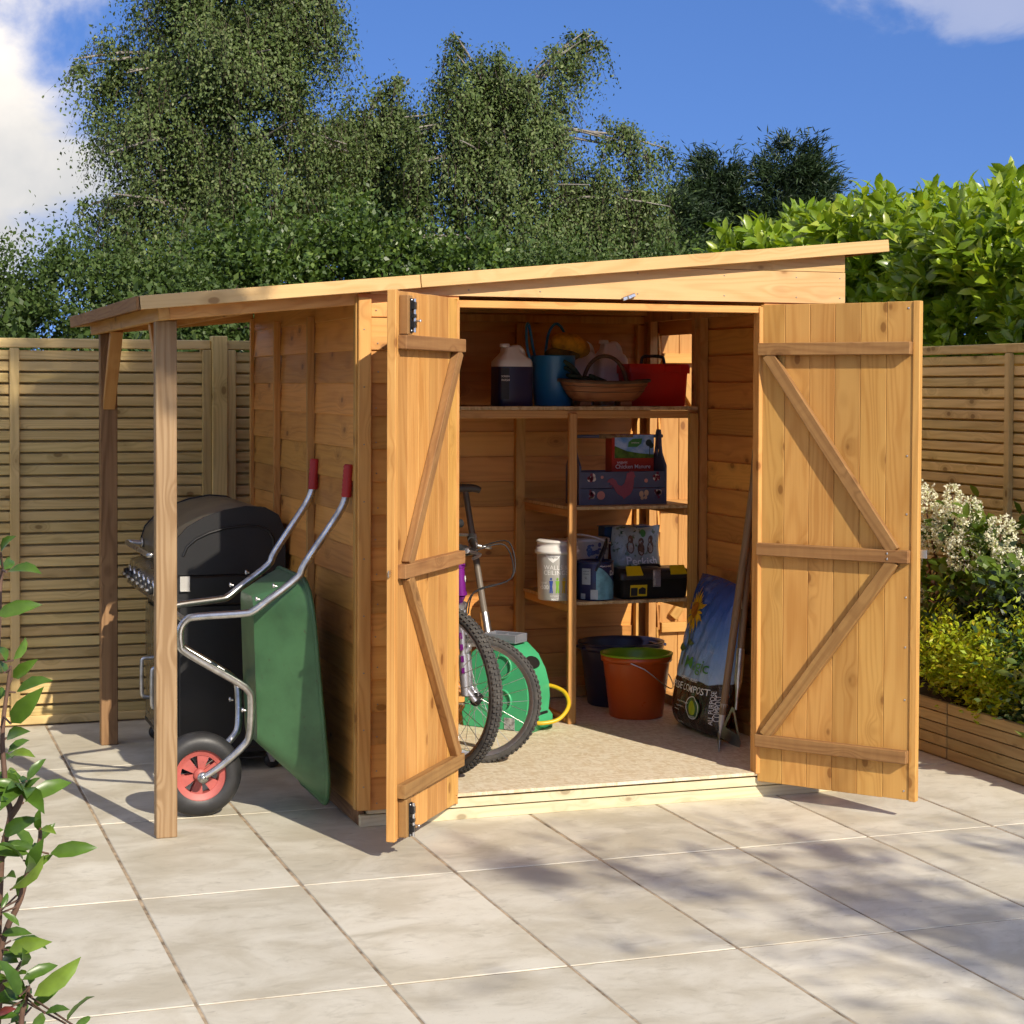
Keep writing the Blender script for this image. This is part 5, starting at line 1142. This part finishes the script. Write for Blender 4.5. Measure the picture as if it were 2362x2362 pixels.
def plant(name, label, cat, base, blobs, ntw, per, leaf, style, mat, seed, group=None, trunk=None, tmat=None, shape=LEAF4, limbs=True, crown='crown', width=1.0):
    rng = np.random.default_rng(seed); t = thing(name, label, cat, base, 0, group); base = Vector(base)
    if style == 'birch':
        blobs = list(blobs)
        for _ in range(22):
            q_ = blobs[rng.integers(0, min(8, len(blobs)))]; dv = unit(1, rng)[0]; dv[2] = abs(dv[2])*.9-.1; dv[1] *= .5; rr = rng.uniform(.10, .24)
            blobs.append((q_[0]+dv[0]*q_[3]*1.12, q_[1]+dv[1]*q_[4], q_[2]+dv[2]*q_[5]*1.12, rr, rr, rr*.9, .55))
    P, D, S, fl, O2 = foliage(blobs, ntw, per, leaf, style, rng)
    me = leaves('foliage', P-np.array(base), D, S, mat, rng, shape, fl, width, O2); meshobj(crown, me, t, T(*base), 'stuff')
    if style == 'birch':
        idx = rng.choice(ntw, ntw//3, replace=False); A = TWG[idx]; q0, q1, q2 = A[:, :2].mean(1), A[:, per//2-1:per//2+2].mean(1), A[:, -2:].mean(1)
        sd = unit(len(idx), rng)*np.array([1, 1, .1])*.0035
        V = np.stack([q0-sd, q0+sd, q1-sd, q1+sd, q2-sd*.3, q2+sd*.3], 1)-np.array(base); Fq = (np.array([(0, 1, 3, 2), (2, 3, 5, 4)])[None]+(np.arange(len(idx))*6)[:, None, None]).reshape(-1, 4)
        meshobj('twigs', np_mesh('twigs', V.reshape(-1, 3), Fq, DBARK), t, T(*base), 'stuff')
    if trunk:
        r0, top = trunk; b = MB(); pts = [Vector((0, 0, -.05))]; tp = Vector(top)-base
        for k in range(1, 7): f = k/6; pts.append(tp*f+Vector((math.sin(seed+k*1.7), math.cos(seed*2+k*1.3), 0))*.05*f*tp.length/3)
        b.tube(pts, [r0*(1-.75*k/6) for k in range(7)], 10); b.build('trunk', tmat or DBARK, t, T(*base))
        if limbs:
            lb_ = MB()
            for bl in blobs:
                c = Vector(bl[:3])-base; f = max(.25, min(.9, (c.z-.4*bl[5])/max(.1, tp.z))); s0 = tp*f
                for q_ in range(2):
                    e = c+Vector((rng.normal()*bl[3]*.5, -abs(rng.normal())*bl[4]*.75, rng.normal()*bl[5]*.45)); m_ = s0.lerp(e, .5)+Vector((0, 0, .12*(e-s0).length))
                    lb_.tube(spline([s0, m_, e], 3), [r0*.22*(1-.13*k) for k in range(7)], 6)
            lb_.build('limb', tmat or DBARK, t, T(*base))['kind'] = 'stuff'
    return t
BIRCH = leafmat('birch_leaf', (.120, .170, .050), (.070, .112, .034), (.21, .25, .10), .50, .22, .3)
BUSHM = leafmat('elder_leaf', (.085, .145, .026), (.042, .085, .018), (.17, .25, .055), .42, .30)
DARKB = leafmat('hedge_leaf', (.075, .125, .030), (.050, .090, .022), (.12, .17, .05), .48, .28, .3)
CONI = leafmat('cypress_spray', (.028, .058, .020), (.017, .038, .014), (.055, .095, .030), .55, .12)
def pxb(px, py, rx, ry, Y, ry_=None, wgt=1.0):
    return (px, py, rx, ry, Y)
# birches and other trees behind the fence: (x, y, z, rx, ry, rz)
plant('birch_tree', 'tall broad birch tree behind the fence at the left, in front of the white cloud', 'tree', (2.1, 15.3, -.03),
      [(1.75, 15, 5.15, 1.05, 1.0, .85), (2.6, 15, 5.3, .80, .8, .85), (2.0, 15, 6.1, 1.1, 1.0, .7), (1.20, 15, 4.35, .62, .8, .72), (1.95, 15.1, 3.9, 1.15, 1.0, .80), (2.75, 15.1, 4.05, .80, .8, .95), (.95, 14.9, 3.25, .58, .6, .55), (1.7, 15, 2.8, 1.0, .9, .6), (2.9, 15, 5.85, .45, .5, .6), (.48, 14.9, 4.98, .20, .2, .17, .45), (.85, 15, 5.05, .30, .35, .30, .8)],
      12500, 11, .045, 'birch', BIRCH, 11, 'birch trees behind the fence', (.16, (2.1, 15.2, 5.6)), BARK)
plant('birch_tree', 'weeping birch tree rising behind the middle of the shed roof', 'tree', (5.2, 15.2, -.03),
      [(5.25, 15, 4.3, .70, .8, 1.05), (4.95, 15, 5.05, .42, .5, .45), (5.62, 15, 4.75, .50, .6, .62), (6.02, 15, 5.42, .32, .35, .18, .6), (6.25, 15, 5.62, .17, .2, .12, .5), (4.55, 15, 4.15, .48, .6, .75), (5.5, 15, 3.3, 1.15, 1.0, .55), (4.55, 15, 3.05, .85, .9, .5), (6.45, 14.9, 3.75, .55, .6, .52), (7.05, 14.9, 4.40, .34, .35, .30, .8), (6.72, 14.9, 4.50, .26, .3, .22, .7), (4.72, 15, 5.42, .14, .15, .22, .5), (6.95, 14.9, 3.6, .40, .5, .5)],
      10500, 11, .044, 'birch', BIRCH, 12, 'birch trees behind the fence', (.13, (5.3, 15.1, 5.0)), BARK)
plant('birch_tree', 'slender birch between the two larger birches', 'tree', (3.8, 16.2, -.03),
      [(3.75, 16, 4.45, .55, .6, .62), (4.05, 16, 4.95, .28, .3, .42, .7), (3.55, 16, 3.75, .75, .7, .7), (4.15, 16, 3.9, .5, .6, .7)], 5200, 11, .046, 'birch', BIRCH, 13, 'birch trees behind the fence', (.09, (3.8, 16.1, 4.6)), BARK)
for k, (x, y, h, r_, lab) in enumerate(((9.0, 19.0, 4.55, .95, 'dark cypress tree nearest the birch, behind the shed roof'), (10.05, 19.4, 4.95, .95, 'dark cypress tree in the middle of the row behind the shed roof'), (11.05, 19.0, 5.22, 1.0, 'tallest dark cypress with feathery top, left of the laurel hedge'), (11.75, 19.5, 4.75, .8, 'shorter dark cypress beside the laurel hedge'), (8.0, 19.6, 4.30, .8, 'dark cypress peeping out behind the weeping birch'))):
    plant('cypress_tree', lab, 'tree', (x, y, -.03), [(x, y, h*.30, r_*1.15, r_, h*.32), (x, y, h*.52, r_*.95, r_*.9, h*.26), (x+.1, y, h*.72, r_*.66, r_*.66, h*.17), (x+.05, y, h*.87, r_*.38, r_*.38, h*.10), (x+.1, y, h*.97, r_*.15, r_*.15, h*.05, .8), (x-.35*r_, y, h*.86, r_*.16, r_*.16, h*.06, .7), (x+.5*r_, y, h*.84, r_*.18, r_*.18, h*.06, .7)],
          6500, 14, .13, 'conifer', CONI, 30+k, 'cypress trees behind the shed', (.12, (x, y, h*.8)), DBARK, limbs=False, width=.26)
for k, (x, y, rx, z, h, lab, m, n) in enumerate(((1.35, 9.6, .62, 2.25, .62, 'leafy green bush below the left birch', BUSHM, 2200), (2.25, 9.9, .72, 2.35, .72, 'bright green bush below the gap between the birches', BUSHM, 2600), (3.05, 9.6, .55, 2.15, .62, 'green bush in front of the slender birch', BUSHM, 1700),
        (-.55, 10.2, .65, 2.1, .75, 'dark bushy tree at the far left edge above the fence', DARKB, 2200), (-1.75, 10.4, .75, 2.1, .75, 'dark bush beyond the left edge of the picture', DARKB, 1600), (.15, 9.6, .60, 2.05, .62, 'dark green bush left of the lean-to roof', DARKB, 2200), (.75, 9.2, .60, 1.95, .60, 'small-leaved bush directly above the lean-to roof', DARKB, 2000), (4.0, 9.8, .75, 2.2, .70, 'dark bush behind the middle of the shed roof', DARKB, 1900), (5.2, 10.2, .8, 2.2, .75, 'dark bush under the weeping birch', DARKB, 1900))):
    plant('leafy_bush', lab, 'bush', (x, y, -.03), [(x, y, z, rx, .6, h*.75), (x+.3*rx, y-.1, z+.35*h, rx*.6, .45, h*.5), (x-.35*rx, y, z+.2*h, rx*.6, .45, h*.5), (x, y-.1, z-.75*h, rx*1.1, .6, h*.8), (x, y, .6, rx*1.1, .6, .8, .6)], n, 10, .055 if m is BUSHM else .042, 'bush', m, 50+k, 'bushes behind the back fence', (.07, (x, y, z)), DBARK)
plant('back_hedge', 'dark hedge just behind the back fence', 'hedge', (1.0, 5.2, -.03), [(x, 5.2+.2*math.sin(3*x), .85, .7, .5, .95) for x in np.arange(-2.6, 4.6, .9)], 4200, 8, .06, 'bush', DARKB, 71, None, (.05, (1.0, 5.2, 1.2)), DBARK)

# laurel hedge along the right fence
LAUREL = leafmat('laurel_leaf', (.30, .42, .036), (.13, .23, .020), (.46, .54, .09), .30, .38, .6)
def laurel():
    rng = np.random.default_rng(21); t = thing('laurel_hedge', 'tall glossy laurel hedge behind the right fence', 'hedge', (4.2, 4.0, -.03)); base = np.array((4.2, 4.0, -.03))
    def shell(n):
        y = rng.uniform(.9, 6.9, n); far = np.clip((y-5.3)/1.6, 0, 1)
        top = 2.44+.05*(y-2.5)+.05*np.sin(y*2.1)+.035*np.sin(y*5.3+1)-.60*far**2.2
        hw = .78*(1-.62*far**2)
        a = rng.uniform(-.25, 2.4, n)                      # 0 = face towards the garden, pi/2 = top
        cx = 4.42+.25*far
        x = cx-hw*np.sign(np.cos(a))*np.abs(np.cos(a))**.6; z = np.where(a < 0, .7+rng.random(n)*1.6, .5*top+(top*.5)*np.abs(np.sin(np.clip(a, 0, 3)))**.45)
        lowr = rng.random(n) < .42; z = np.where(lowr, 1.2+rng.random(n)*(top-1.2), z); x = np.where(lowr, cx-hw+rng.normal(size=n)*.04, x)
        nrm = np.stack([np.where(lowr, -1.0, -np.cos(a)), rng.normal(size=n)*.25-.15, np.where(lowr, .35, .45+np.abs(np.sin(a)))], 1)
        bump = .09*np.sin(y*4.7+z*3.1)+.07*np.sin(y*9.1-z*7.3)
        P = np.stack([x, y, z], 1)+nrm*bump[:, None]; return P, nrm/np.linalg.norm(nrm, axis=1, keepdims=True)
    ns, per = 5600, 7
    P0, Nn = shell(ns); dep = rng.random(ns)**1.6*.30; inn = rng.random(ns) < .22; P0[inn, 0] += .30; P0[inn, 2] = rng.uniform(.1, 2.1, inn.sum()); dep[inn] += .4; P0 = P0-Nn*dep[:, None]
    ax = Nn*.7+np.array([0, 0, .75])+rng.normal(size=(ns, 3))*.25; ax /= np.linalg.norm(ax, axis=1, keepdims=True)
    tmp = np.cross(ax, rng.normal(size=(ns, 3))); tmp /= np.linalg.norm(tmp, axis=1, keepdims=True); t2 = np.cross(ax, tmp)
    P = []; D = []
    for j in range(per):
        a = j*2.4+rng.random(ns)*.5; sp_ = .30+.55*(1-j/per); 
        d = ax*(1-sp_*.75)[..., None] if isinstance(sp_, np.ndarray) else ax*(1-sp_*.75)
        d = d+(tmp*np.cos(a)[:, None]+t2*np.sin(a)[:, None])*sp_
        P.append(P0+ax*(.012*j)); D.append(d)
    P = np.concatenate(P); D = np.concatenate(D); S = rng.uniform(.085, .135, len(P))
    cam_p = np.array((-1.785, -5.641, 1.552)); dist = np.linalg.norm(P-cam_p, axis=1)
    shell_d = np.tile(dep, per); score = dist+shell_d*14+np.where(P[:, 1] < 2.0, 5, 0)+np.where(P[:, 2] < 1.75, 6, 0)
    order = np.argsort(score); pick = order[:300]; rest = order[300:]
    meshobj('foliage', leaves('foliage', P[rest]-base, D[rest], S[rest], LAUREL, rng, LEAF8, .55, 1.0, np.tile(Nn+np.array([0, -.35, .5]), (per, 1))[rest]), t, T(*base), 'stuff')
    one = leaves('leaf', np.zeros((1, 3)), np.array([[1.0, 0, 0]]), [1.0], LAUREL, np.random.default_rng(1), LEAF8, 1.0)
    X, Yv, Z = basis(D[pick], rng, .55, np.tile(Nn+np.array([0, -.35, .5]), (per, 1))[pick])
    for i, k in enumerate(pick):
        s = S[k]; M_ = Matrix(((X[i][0]*s, Yv[i][0]*s, Z[i][0]*s, P[k][0]), (X[i][1]*s, Yv[i][1]*s, Z[i][1]*s, P[k][1]), (X[i][2]*s, Yv[i][2]*s, Z[i][2]*s, P[k][2]), (0, 0, 0, 1)))
        reg(bpy.data.objects.new('leaf', one), t, M_)
    b = MB()
    for k in range(16):
        y = 1.1+k*.36; b.tube([(.1, y-4.0, 0), (.0+.1*math.sin(k), y-4.0+.1, 1.2), (-.25+.2*math.sin(2*k), y-4.0, 2.2)], [.03, .022, .008], 7)
    b.build('stem', DBARK, t, T(*base))['kind'] = 'stuff'
laurel()

# planting in the raised bed
HYD = leafmat('hydrangea_leaf', (.14, .22, .032), (.085, .155, .024), (.20, .28, .04), .45, .32)
GOLD = leafmat('golden_leaf', (.46, .54, .03), (.30, .42, .025), (.60, .50, .035), .42, .35, tcol=(1.2, 1.15, .3))
NAND = leafmat('nandina_leaf', (.030, .055, .018), (.018, .036, .012), (.055, .08, .02), .38, .22)
RUSSET = leafmat('russet_leaf', (.16, .05, .02), (.10, .06, .02), (.10, .12, .03), .45, .3, tcol=(1.3, .8, .5))
VARI = leafmat('variegated_leaf', (.34, .40, .12), (.10, .17, .04), (.52, .52, .24), .4, .3)
GLOSS = leafmat('boxy_leaf', (.06, .13, .035), (.03, .075, .02), (.30, .42, .16), .28, .25, .6)
def hydrangea():
    rng = np.random.default_rng(5); base = (2.98, 1.65, .195)
    t = plant('hydrangea', 'white panicle hydrangea in the raised bed against the right fence', 'hydrangea', base, [(3.02, 1.7, .58, .20, .42, .28), (3.02, 1.5, .74, .16, .32, .14), (3.05, 1.95, .76, .14, .25, .16), (2.95, 1.25, .55, .2, .25, .3)], 380, 5, .075, 'tuft', HYD, 77, None, None, None, LEAF8, False, 'foliage', 1.25)
    FLM = leafmat('hydrangea_floret', (.80, .80, .58), (.88, .87, .74), (.62, .68, .30), .6, .3, .3, (1, 1, .8))
    sb_ = MB()
    for (x, y, z, r_) in ((2.98, 1.921, 1.042, .053), (2.98, 1.679, 1.07, .034), (2.96, 1.519, 1.005, .052), (3.02, 1.81, .97, .046), (2.97, 1.659, .925, .075), (2.92, 1.856, .91, .038), (2.93, 1.498, .828, .070), (3.0, 1.321, .917, .059), (2.9, 1.874, .737, .032), (2.9, 2.04, .765, .039), (2.88, 1.777, .605, .024), (2.93, 1.771, .867, .048), (2.95, 1.2, .80, .06)):
        r_ *= 1.22; x -= .09; n = int(46000*r_*r_)+40; d = unit(n, rng); rad = r_*(.55+.5*rng.random(n)**.4); P = d*rad[:, None]*np.array([1, 1, 1.15])
        Pq = np.repeat(P, 3, 0)+rng.normal(size=(n*3, 3))*.002; Dq = np.repeat(d, 3, 0)*.25+rng.normal(size=(n*3, 3)); Sq = rng.uniform(.009, .015, n*3)
        meshobj('flower_head', leaves('florets', Pq, Dq, Sq, FLM, rng, LEAF4, .3, 1.2), t, T(x, y, z))
        sb_.tube(spline([(0+rng.normal()*.05, rng.normal()*.08, 0), ((x-base[0])*.6, (y-base[1])*.6, (z-base[2])*.55), (x-base[0], y-base[1], z-base[2])], 4), .004, 6)
    sb_.build('stem', TWIG, t, T(*base))['kind'] = 'stuff'
hydrangea()
def bedplant(name, lab, x, y, rx, ry, h, n, leaf, m, seed, per=6, grp='low shrubs in the raised bed', sh=LEAF4, w_=1.0):
    z = .195; t = plant(name, lab, 'shrub', (x, y, z), [(x, y, z+h*.62, rx, ry, h*.42), (x, y, z+h*.25, rx*.9, ry*.9, h*.28)], n, per, leaf, 'tuft', m, seed, grp, None, None, sh, False, 'foliage', w_)
    b = MB(); rng = np.random.default_rng(seed)
    for k in range(9): b.tube([(0, 0, 0), (rng.normal()*rx*.3, rng.normal()*ry*.3, h*.4), (rng.normal()*rx*.5, rng.normal()*ry*.5, h*.85)], [.006, .005, .002], 6)
    b.build('stem', TWIG, t, T(x, y, z))['kind'] = 'stuff'
bedplant('golden_shrub', 'golden leaved shrub spilling over the planter beside the open door', 2.68, 1.18, .17, .24, .30, 1000, .030, GOLD, 101, 6, 'low shrubs in the raised bed', LEAF4, .72)
bedplant('golden_shrub', 'yellow orange tipped shrub in the middle of the planter front', 2.66, .86, .16, .20, .32, 937, .030, GOLD, 102, 6, 'low shrubs in the raised bed', LEAF4, .72)
bedplant('golden_shrub', 'taller yellow shrub at the right edge behind the variegated plant', 2.86, .60, .17, .22, .52, 1000, .034, GOLD, 103, 6, 'low shrubs in the raised bed', LEAF4, .72)
bedplant('boxy_shrub', 'glossy small-leaved shrub with pale tips at the planter front', 2.65, .66, .13, .14, .26, 420, .026, GLOSS, 104, 7)
bedplant('variegated_shrub', 'cream edged variegated shrub at the right of the planter', 2.66, .42, .13, .16, .28, 220, .07, VARI, 105, 6, 'low shrubs in the raised bed', LEAF8)
bedplant('dark_shrub', 'dark feathery nandina shrub below the hydrangea flowers', 2.86, 1.10, .22, .34, .42, 620, .045, NAND, 106, 7)
bedplant('dark_shrub', 'dark leafy shrub at the back of the bed under the hydrangea', 3.05, 1.65, .16, .50, .34, 560, .06, NAND, 107, 6)
bedplant('russet_shrub', 'small russet leaved shrub next to the door edge', 2.82, 1.62, .10, .13, .44, 160, .035, RUSSET, 108)
bedplant('green_shrub', 'fresh green shrub between the door edge and the dark nandina', 2.80, 1.50, .16, .22, .33, 320, .05, HYD, 109, 6)
bedplant('green_shrub', 'broad-leaved green shrub at the far right under the fence', 3.0, .95, .18, .30, .42, 260, .07, HYD, 110, 5, 'low shrubs in the raised bed', LEAF8)

# foreground photinia at the left
bedf = MB(); bedf.box((-1.95, -3.0, -.0), (.72, 2.2, .03)); sl_ = bedf.build('flower_bed', SOIL); sl_['kind'] = 'structure'
PHO = leafmat('photinia_leaf', (.095, .185, .026), (.055, .125, .020), (.17, .27, .04), .32, .33, .5); PHR = leafmat('photinia_red_leaf', (.22, .04, .03), (.16, .05, .03), None, .35, .3)
ph = thing('photinia', 'leafy photinia shrub in the left foreground', 'shrub', (-1.62, -2.83, .015))
STEMS = [[(-1.62, -2.83, .015), (-1.61, -2.82, .45), (-1.597, -2.816, .815), (-1.591, -2.816, .871), (-1.581, -2.818, .917), (-1.587, -2.815, .944), (-1.59, -2.813, .986), (-1.592, -2.811, 1.025), (-1.59, -2.811, 1.063), (-1.584, -2.811, 1.106), (-1.58, -2.812, 1.137)],
 [(-1.63, -2.82, .015), (-1.615, -2.82, .4), (-1.601, -2.818, .69), (-1.568, -2.826, .794), (-1.556, -2.829, .84), (-1.542, -2.833, .875), (-1.54, -2.833, .898)], [(-1.62, -2.84, .015), (-1.61, -2.82, .4), (-1.598, -2.821, .644), (-1.581, -2.825, .675), (-1.568, -2.829, .698)],
 [(-1.60, -2.83, .015), (-1.58, -2.83, .35), (-1.569, -2.832, .598), (-1.563, -2.833, .636), (-1.557, -2.834, .663)], [(-1.64, -2.82, .015), (-1.625, -2.81, .6), (-1.61, -2.805, 1.006), (-1.598, -2.805, 1.16), (-1.594, -2.803, 1.256), (-1.59, -2.804, 1.279)], [(-1.581, -2.818, .917), (-1.569, -2.822, .935), (-1.561, -2.824, .963)]]
for s in STEMS:
    b = MB(); sp_ = spline(s, 4); b.tube(sp_, [.0062*(1-.6*k/len(sp_)) for k in range(len(sp_))], 8); b.build('stem', TWIG, ph, Matrix.Identity(4))
PL = [(-1.592, -2.859, 1.28, -1.553, -2.914, 1.292), (-1.595, -2.823, 1.304, -1.585, -2.863, 1.332), (-1.611, -2.89, 1.22, -1.554, -2.92, 1.241), (-1.572, -2.726, 1.13, -1.546, -2.702, 1.162), (-1.576, -2.758, 1.109, -1.548, -2.796, 1.139), (-1.576, -2.806, 1.095, -1.533, -2.845, 1.122), (-1.588, -2.88, 1.06, -1.554, -2.933, 1.113), (-1.592, -2.868, 1.134, -1.598, -2.82, 1.152), (-1.583, -2.745, 0.993, -1.549, -2.724, 1.013), (-1.584, -2.751, 0.992, -1.551, -2.795, 1.004), (-1.564, -2.862, 0.972, -1.538, -2.857, 1.005), (-1.565, -2.774, 0.922, -1.493, -2.761, 0.952), (-1.583, -2.734, 1.016, -1.561, -2.785, 1.036), (-1.591, -2.79, 0.978, -1.561, -2.783, 0.963), (-1.596, -2.812, 0.884, -1.556, -2.86, 0.919), (-1.562, -2.832, 0.849, -1.594, -2.863, 0.89), (-1.542, -2.742, 0.84, -1.565, -2.694, 0.873), (-1.541, -2.823, 0.888, -1.544, -2.842, 0.924), (-1.536, -2.749, 0.857, -1.513, -2.748, 0.883), (-1.536, -2.754, 0.862, -1.517, -2.724, 0.872), (-1.533, -2.835, 0.859, -1.47, -2.866, 0.873), (-1.559, -2.807, 0.833, -1.526, -2.826, 0.853), (-1.591, -2.889, 0.822, -1.544, -2.925, 0.867), (-1.57, -2.76, 0.779, -1.557, -2.811, 0.822), (-1.603, -2.91, 0.802, -1.591, -2.9, 0.823), (-1.6, -2.862, 0.787, -1.573, -2.868, 0.769), (-1.599, -2.823, 0.742, -1.561, -2.853, 0.752), (-1.579, -2.72, 0.702, -1.531, -2.769, 0.71), (-1.591, -2.839, 0.722, -1.541, -2.887, 0.744), (-1.599, -2.79, 0.709, -1.562, -2.826, 0.71), (-1.574, -2.858, 0.68, -1.521, -2.85, 0.699), (-1.561, -2.871, 0.656, -1.493, -2.887, 0.707), (-1.569, -2.745, 0.647, -1.598, -2.777, 0.648), (-1.575, -2.92, 0.675, -1.598, -2.939, 0.733), (-1.553, -2.781, 0.613, -1.513, -2.782, 0.639), (-1.542, -2.896, 0.642, -1.514, -2.923, 0.657), (-1.515, -2.918, 0.628, -1.483, -2.932, 0.676), (-1.506, -2.95, 0.637, -1.479, -2.938, 0.644), (-1.581, -2.744, 0.578, -1.547, -2.707, 0.603), (-1.554, -2.788, 0.585, -1.524, -2.749, 0.593), (-1.608, -2.919, 0.655, -1.59, -2.947, 0.671), (-1.593, -2.714, 0.943, -1.57, -2.693, 0.948), (-1.605, -2.831, 0.845, -1.587, -2.79, 0.86), (-1.604, -2.779, 1.078, -1.584, -2.752, 1.097), (-1.613, -2.85, 0.93, -1.597, -2.888, 0.96), (-1.599, -2.816, 1.169, -1.589, -2.858, 1.159)]
rng_ = np.random.default_rng(3)
BIG = (np.array([(0, 0, 0), (.10, 0, .004), (.30, -.130, .07), (.30, 0, .01), (.30, .130, .06), (.58, -.155, .06), (.58, 0, -.015), (.58, .155, .075), (.82, -.10, -.02), (.82, 0, -.075), (.82, .10, .0), (1, 0, -.17)]),
       [(0, 1, 1), (1, 2, 3), (1, 3, 4), (2, 5, 6, 3), (3, 6, 7, 4), (5, 8, 9, 6), (6, 9, 10, 7), (8, 11, 9), (9, 11, 10)])
bme = {}
for nm, m in (('g', PHO), ('r', PHR)):
    me = bpy.data.meshes.new('leaf'); me.from_pydata([tuple(v) for v in BIG[0]], [], [f for f in BIG[1] if len(set(f)) == len(f)]); setmat(me, m); me.polygons.foreach_set('use_smooth', [True]*len(me.polygons)); me.update(); bme[nm] = me
stem_pts = [Vector(p) for s in STEMS for p in spline(s, 6)]
petb = MB()
extra_ = []
for i in range(55):
    s = random.choice(STEMS); p = random.choice(spline(s, 4)[6:]); a = random.uniform(0, 6.28); L = random.uniform(.045, .08)
    dx = math.cos(a); d = Vector((dx*.8-.35, math.sin(a)*.9+.15, random.uniform(-.1, .5))).normalized()*L
    if d.x > .02: d.x *= .3
    extra_.append((*p, *(p+d)))
for i, l in enumerate(list(PL)+extra_):
    p0, p1 = Vector(l[:3]), Vector(l[3:]); d = p1-p0; L = d.length*1.08
    near = min(stem_pts, key=lambda q_: (q_-p0).length)
    petb.tube([near, p0+d*.08], .0016, 5)
    X, Yv, Z = basis(np.array([d[:]]), rng_, .72, np.array([[.15, -1.0, .35]]))
    fl = 1
    M_ = Matrix(((X[0][0]*L, Yv[0][0]*L, Z[0][0]*L, p0.x), (X[0][1]*L, Yv[0][1]*L, Z[0][1]*L, p0.y), (X[0][2]*L, Yv[0][2]*L, Z[0][2]*L, p0.z), (0, 0, 0, 1)))
    reg(bpy.data.objects.new('leaf', bme['r' if i == 40 else 'g']), ph, M_)
petb.build('leaf_stalks', TWIG, ph, Matrix.Identity(4))['kind'] = 'stuff'

# a tree behind the photographer whose leaves shade part of the patio
def shade_tree():
    def at(x, y, z, t): return tuple(Vector((x, y, z))+to_sun*t)
    bl = []
    for (x, y, z, t_, r_, w_) in ((.62, .13, 0, 6.6, .22, .7), (.95, -.08, 0, 6.4, .34, 1.0), (1.3, -.32, 0, 6.4, .36, 1.1), (1.62, -.62, 0, 6.5, .34, 1.0), (1.75, -.25, 0, 6.8, .26, .5), (2.1, -.55, 0, 6.8, .35, .8), (.36, -.48, 0, 8.5, .30, .9), (.75, -1.25, 0, 7.5, .65, 1.0), (1.5, -1.2, 0, 7.2, .6, .9), (.05, -1.2, 0, 7.8, .4, .5), (2.2, -1.2, 0, 7.0, .6, 1), (1.2, -2.2, 0, 7.0, .9, 1.2),
                                 *[(x_, 3.07, 1.67, 9.2, .16, 5.0) for x_ in (-.12, -.32, -.52, -.72, -.90)], *[(x_, 3.07, z_, 9.4, .30, 3.2) for x_ in (-1.22, -1.5, -1.8) for z_ in (.35, .75, 1.15, 1.42)]):
        c = at(x, y, z, t_); bl.append((*c, r_, r_, r_*.8, w_))
    plant('shade_tree', 'thin leafy tree behind the camera that dapples the patio', 'tree', (6.6, -7.6, -.03), bl[:12], 560, 9, .06, 'bush', DARKB, 91, None, (.17, (6.3, -7.4, 4.6)), DBARK, limbs=False)
    plant('shade_tree', 'tall unseen tree added beside the camera to shade the back fence', 'tree', (-4.6, -6.0, -.03), bl[12:], 1900, 6, .075, 'bush', DARKB, 92, None, (.15, (-2.8, -5.0, 7.0)), DBARK, limbs=False)  # unseen crown, added and shaped only to keep the sun off the fence
shade_tree()
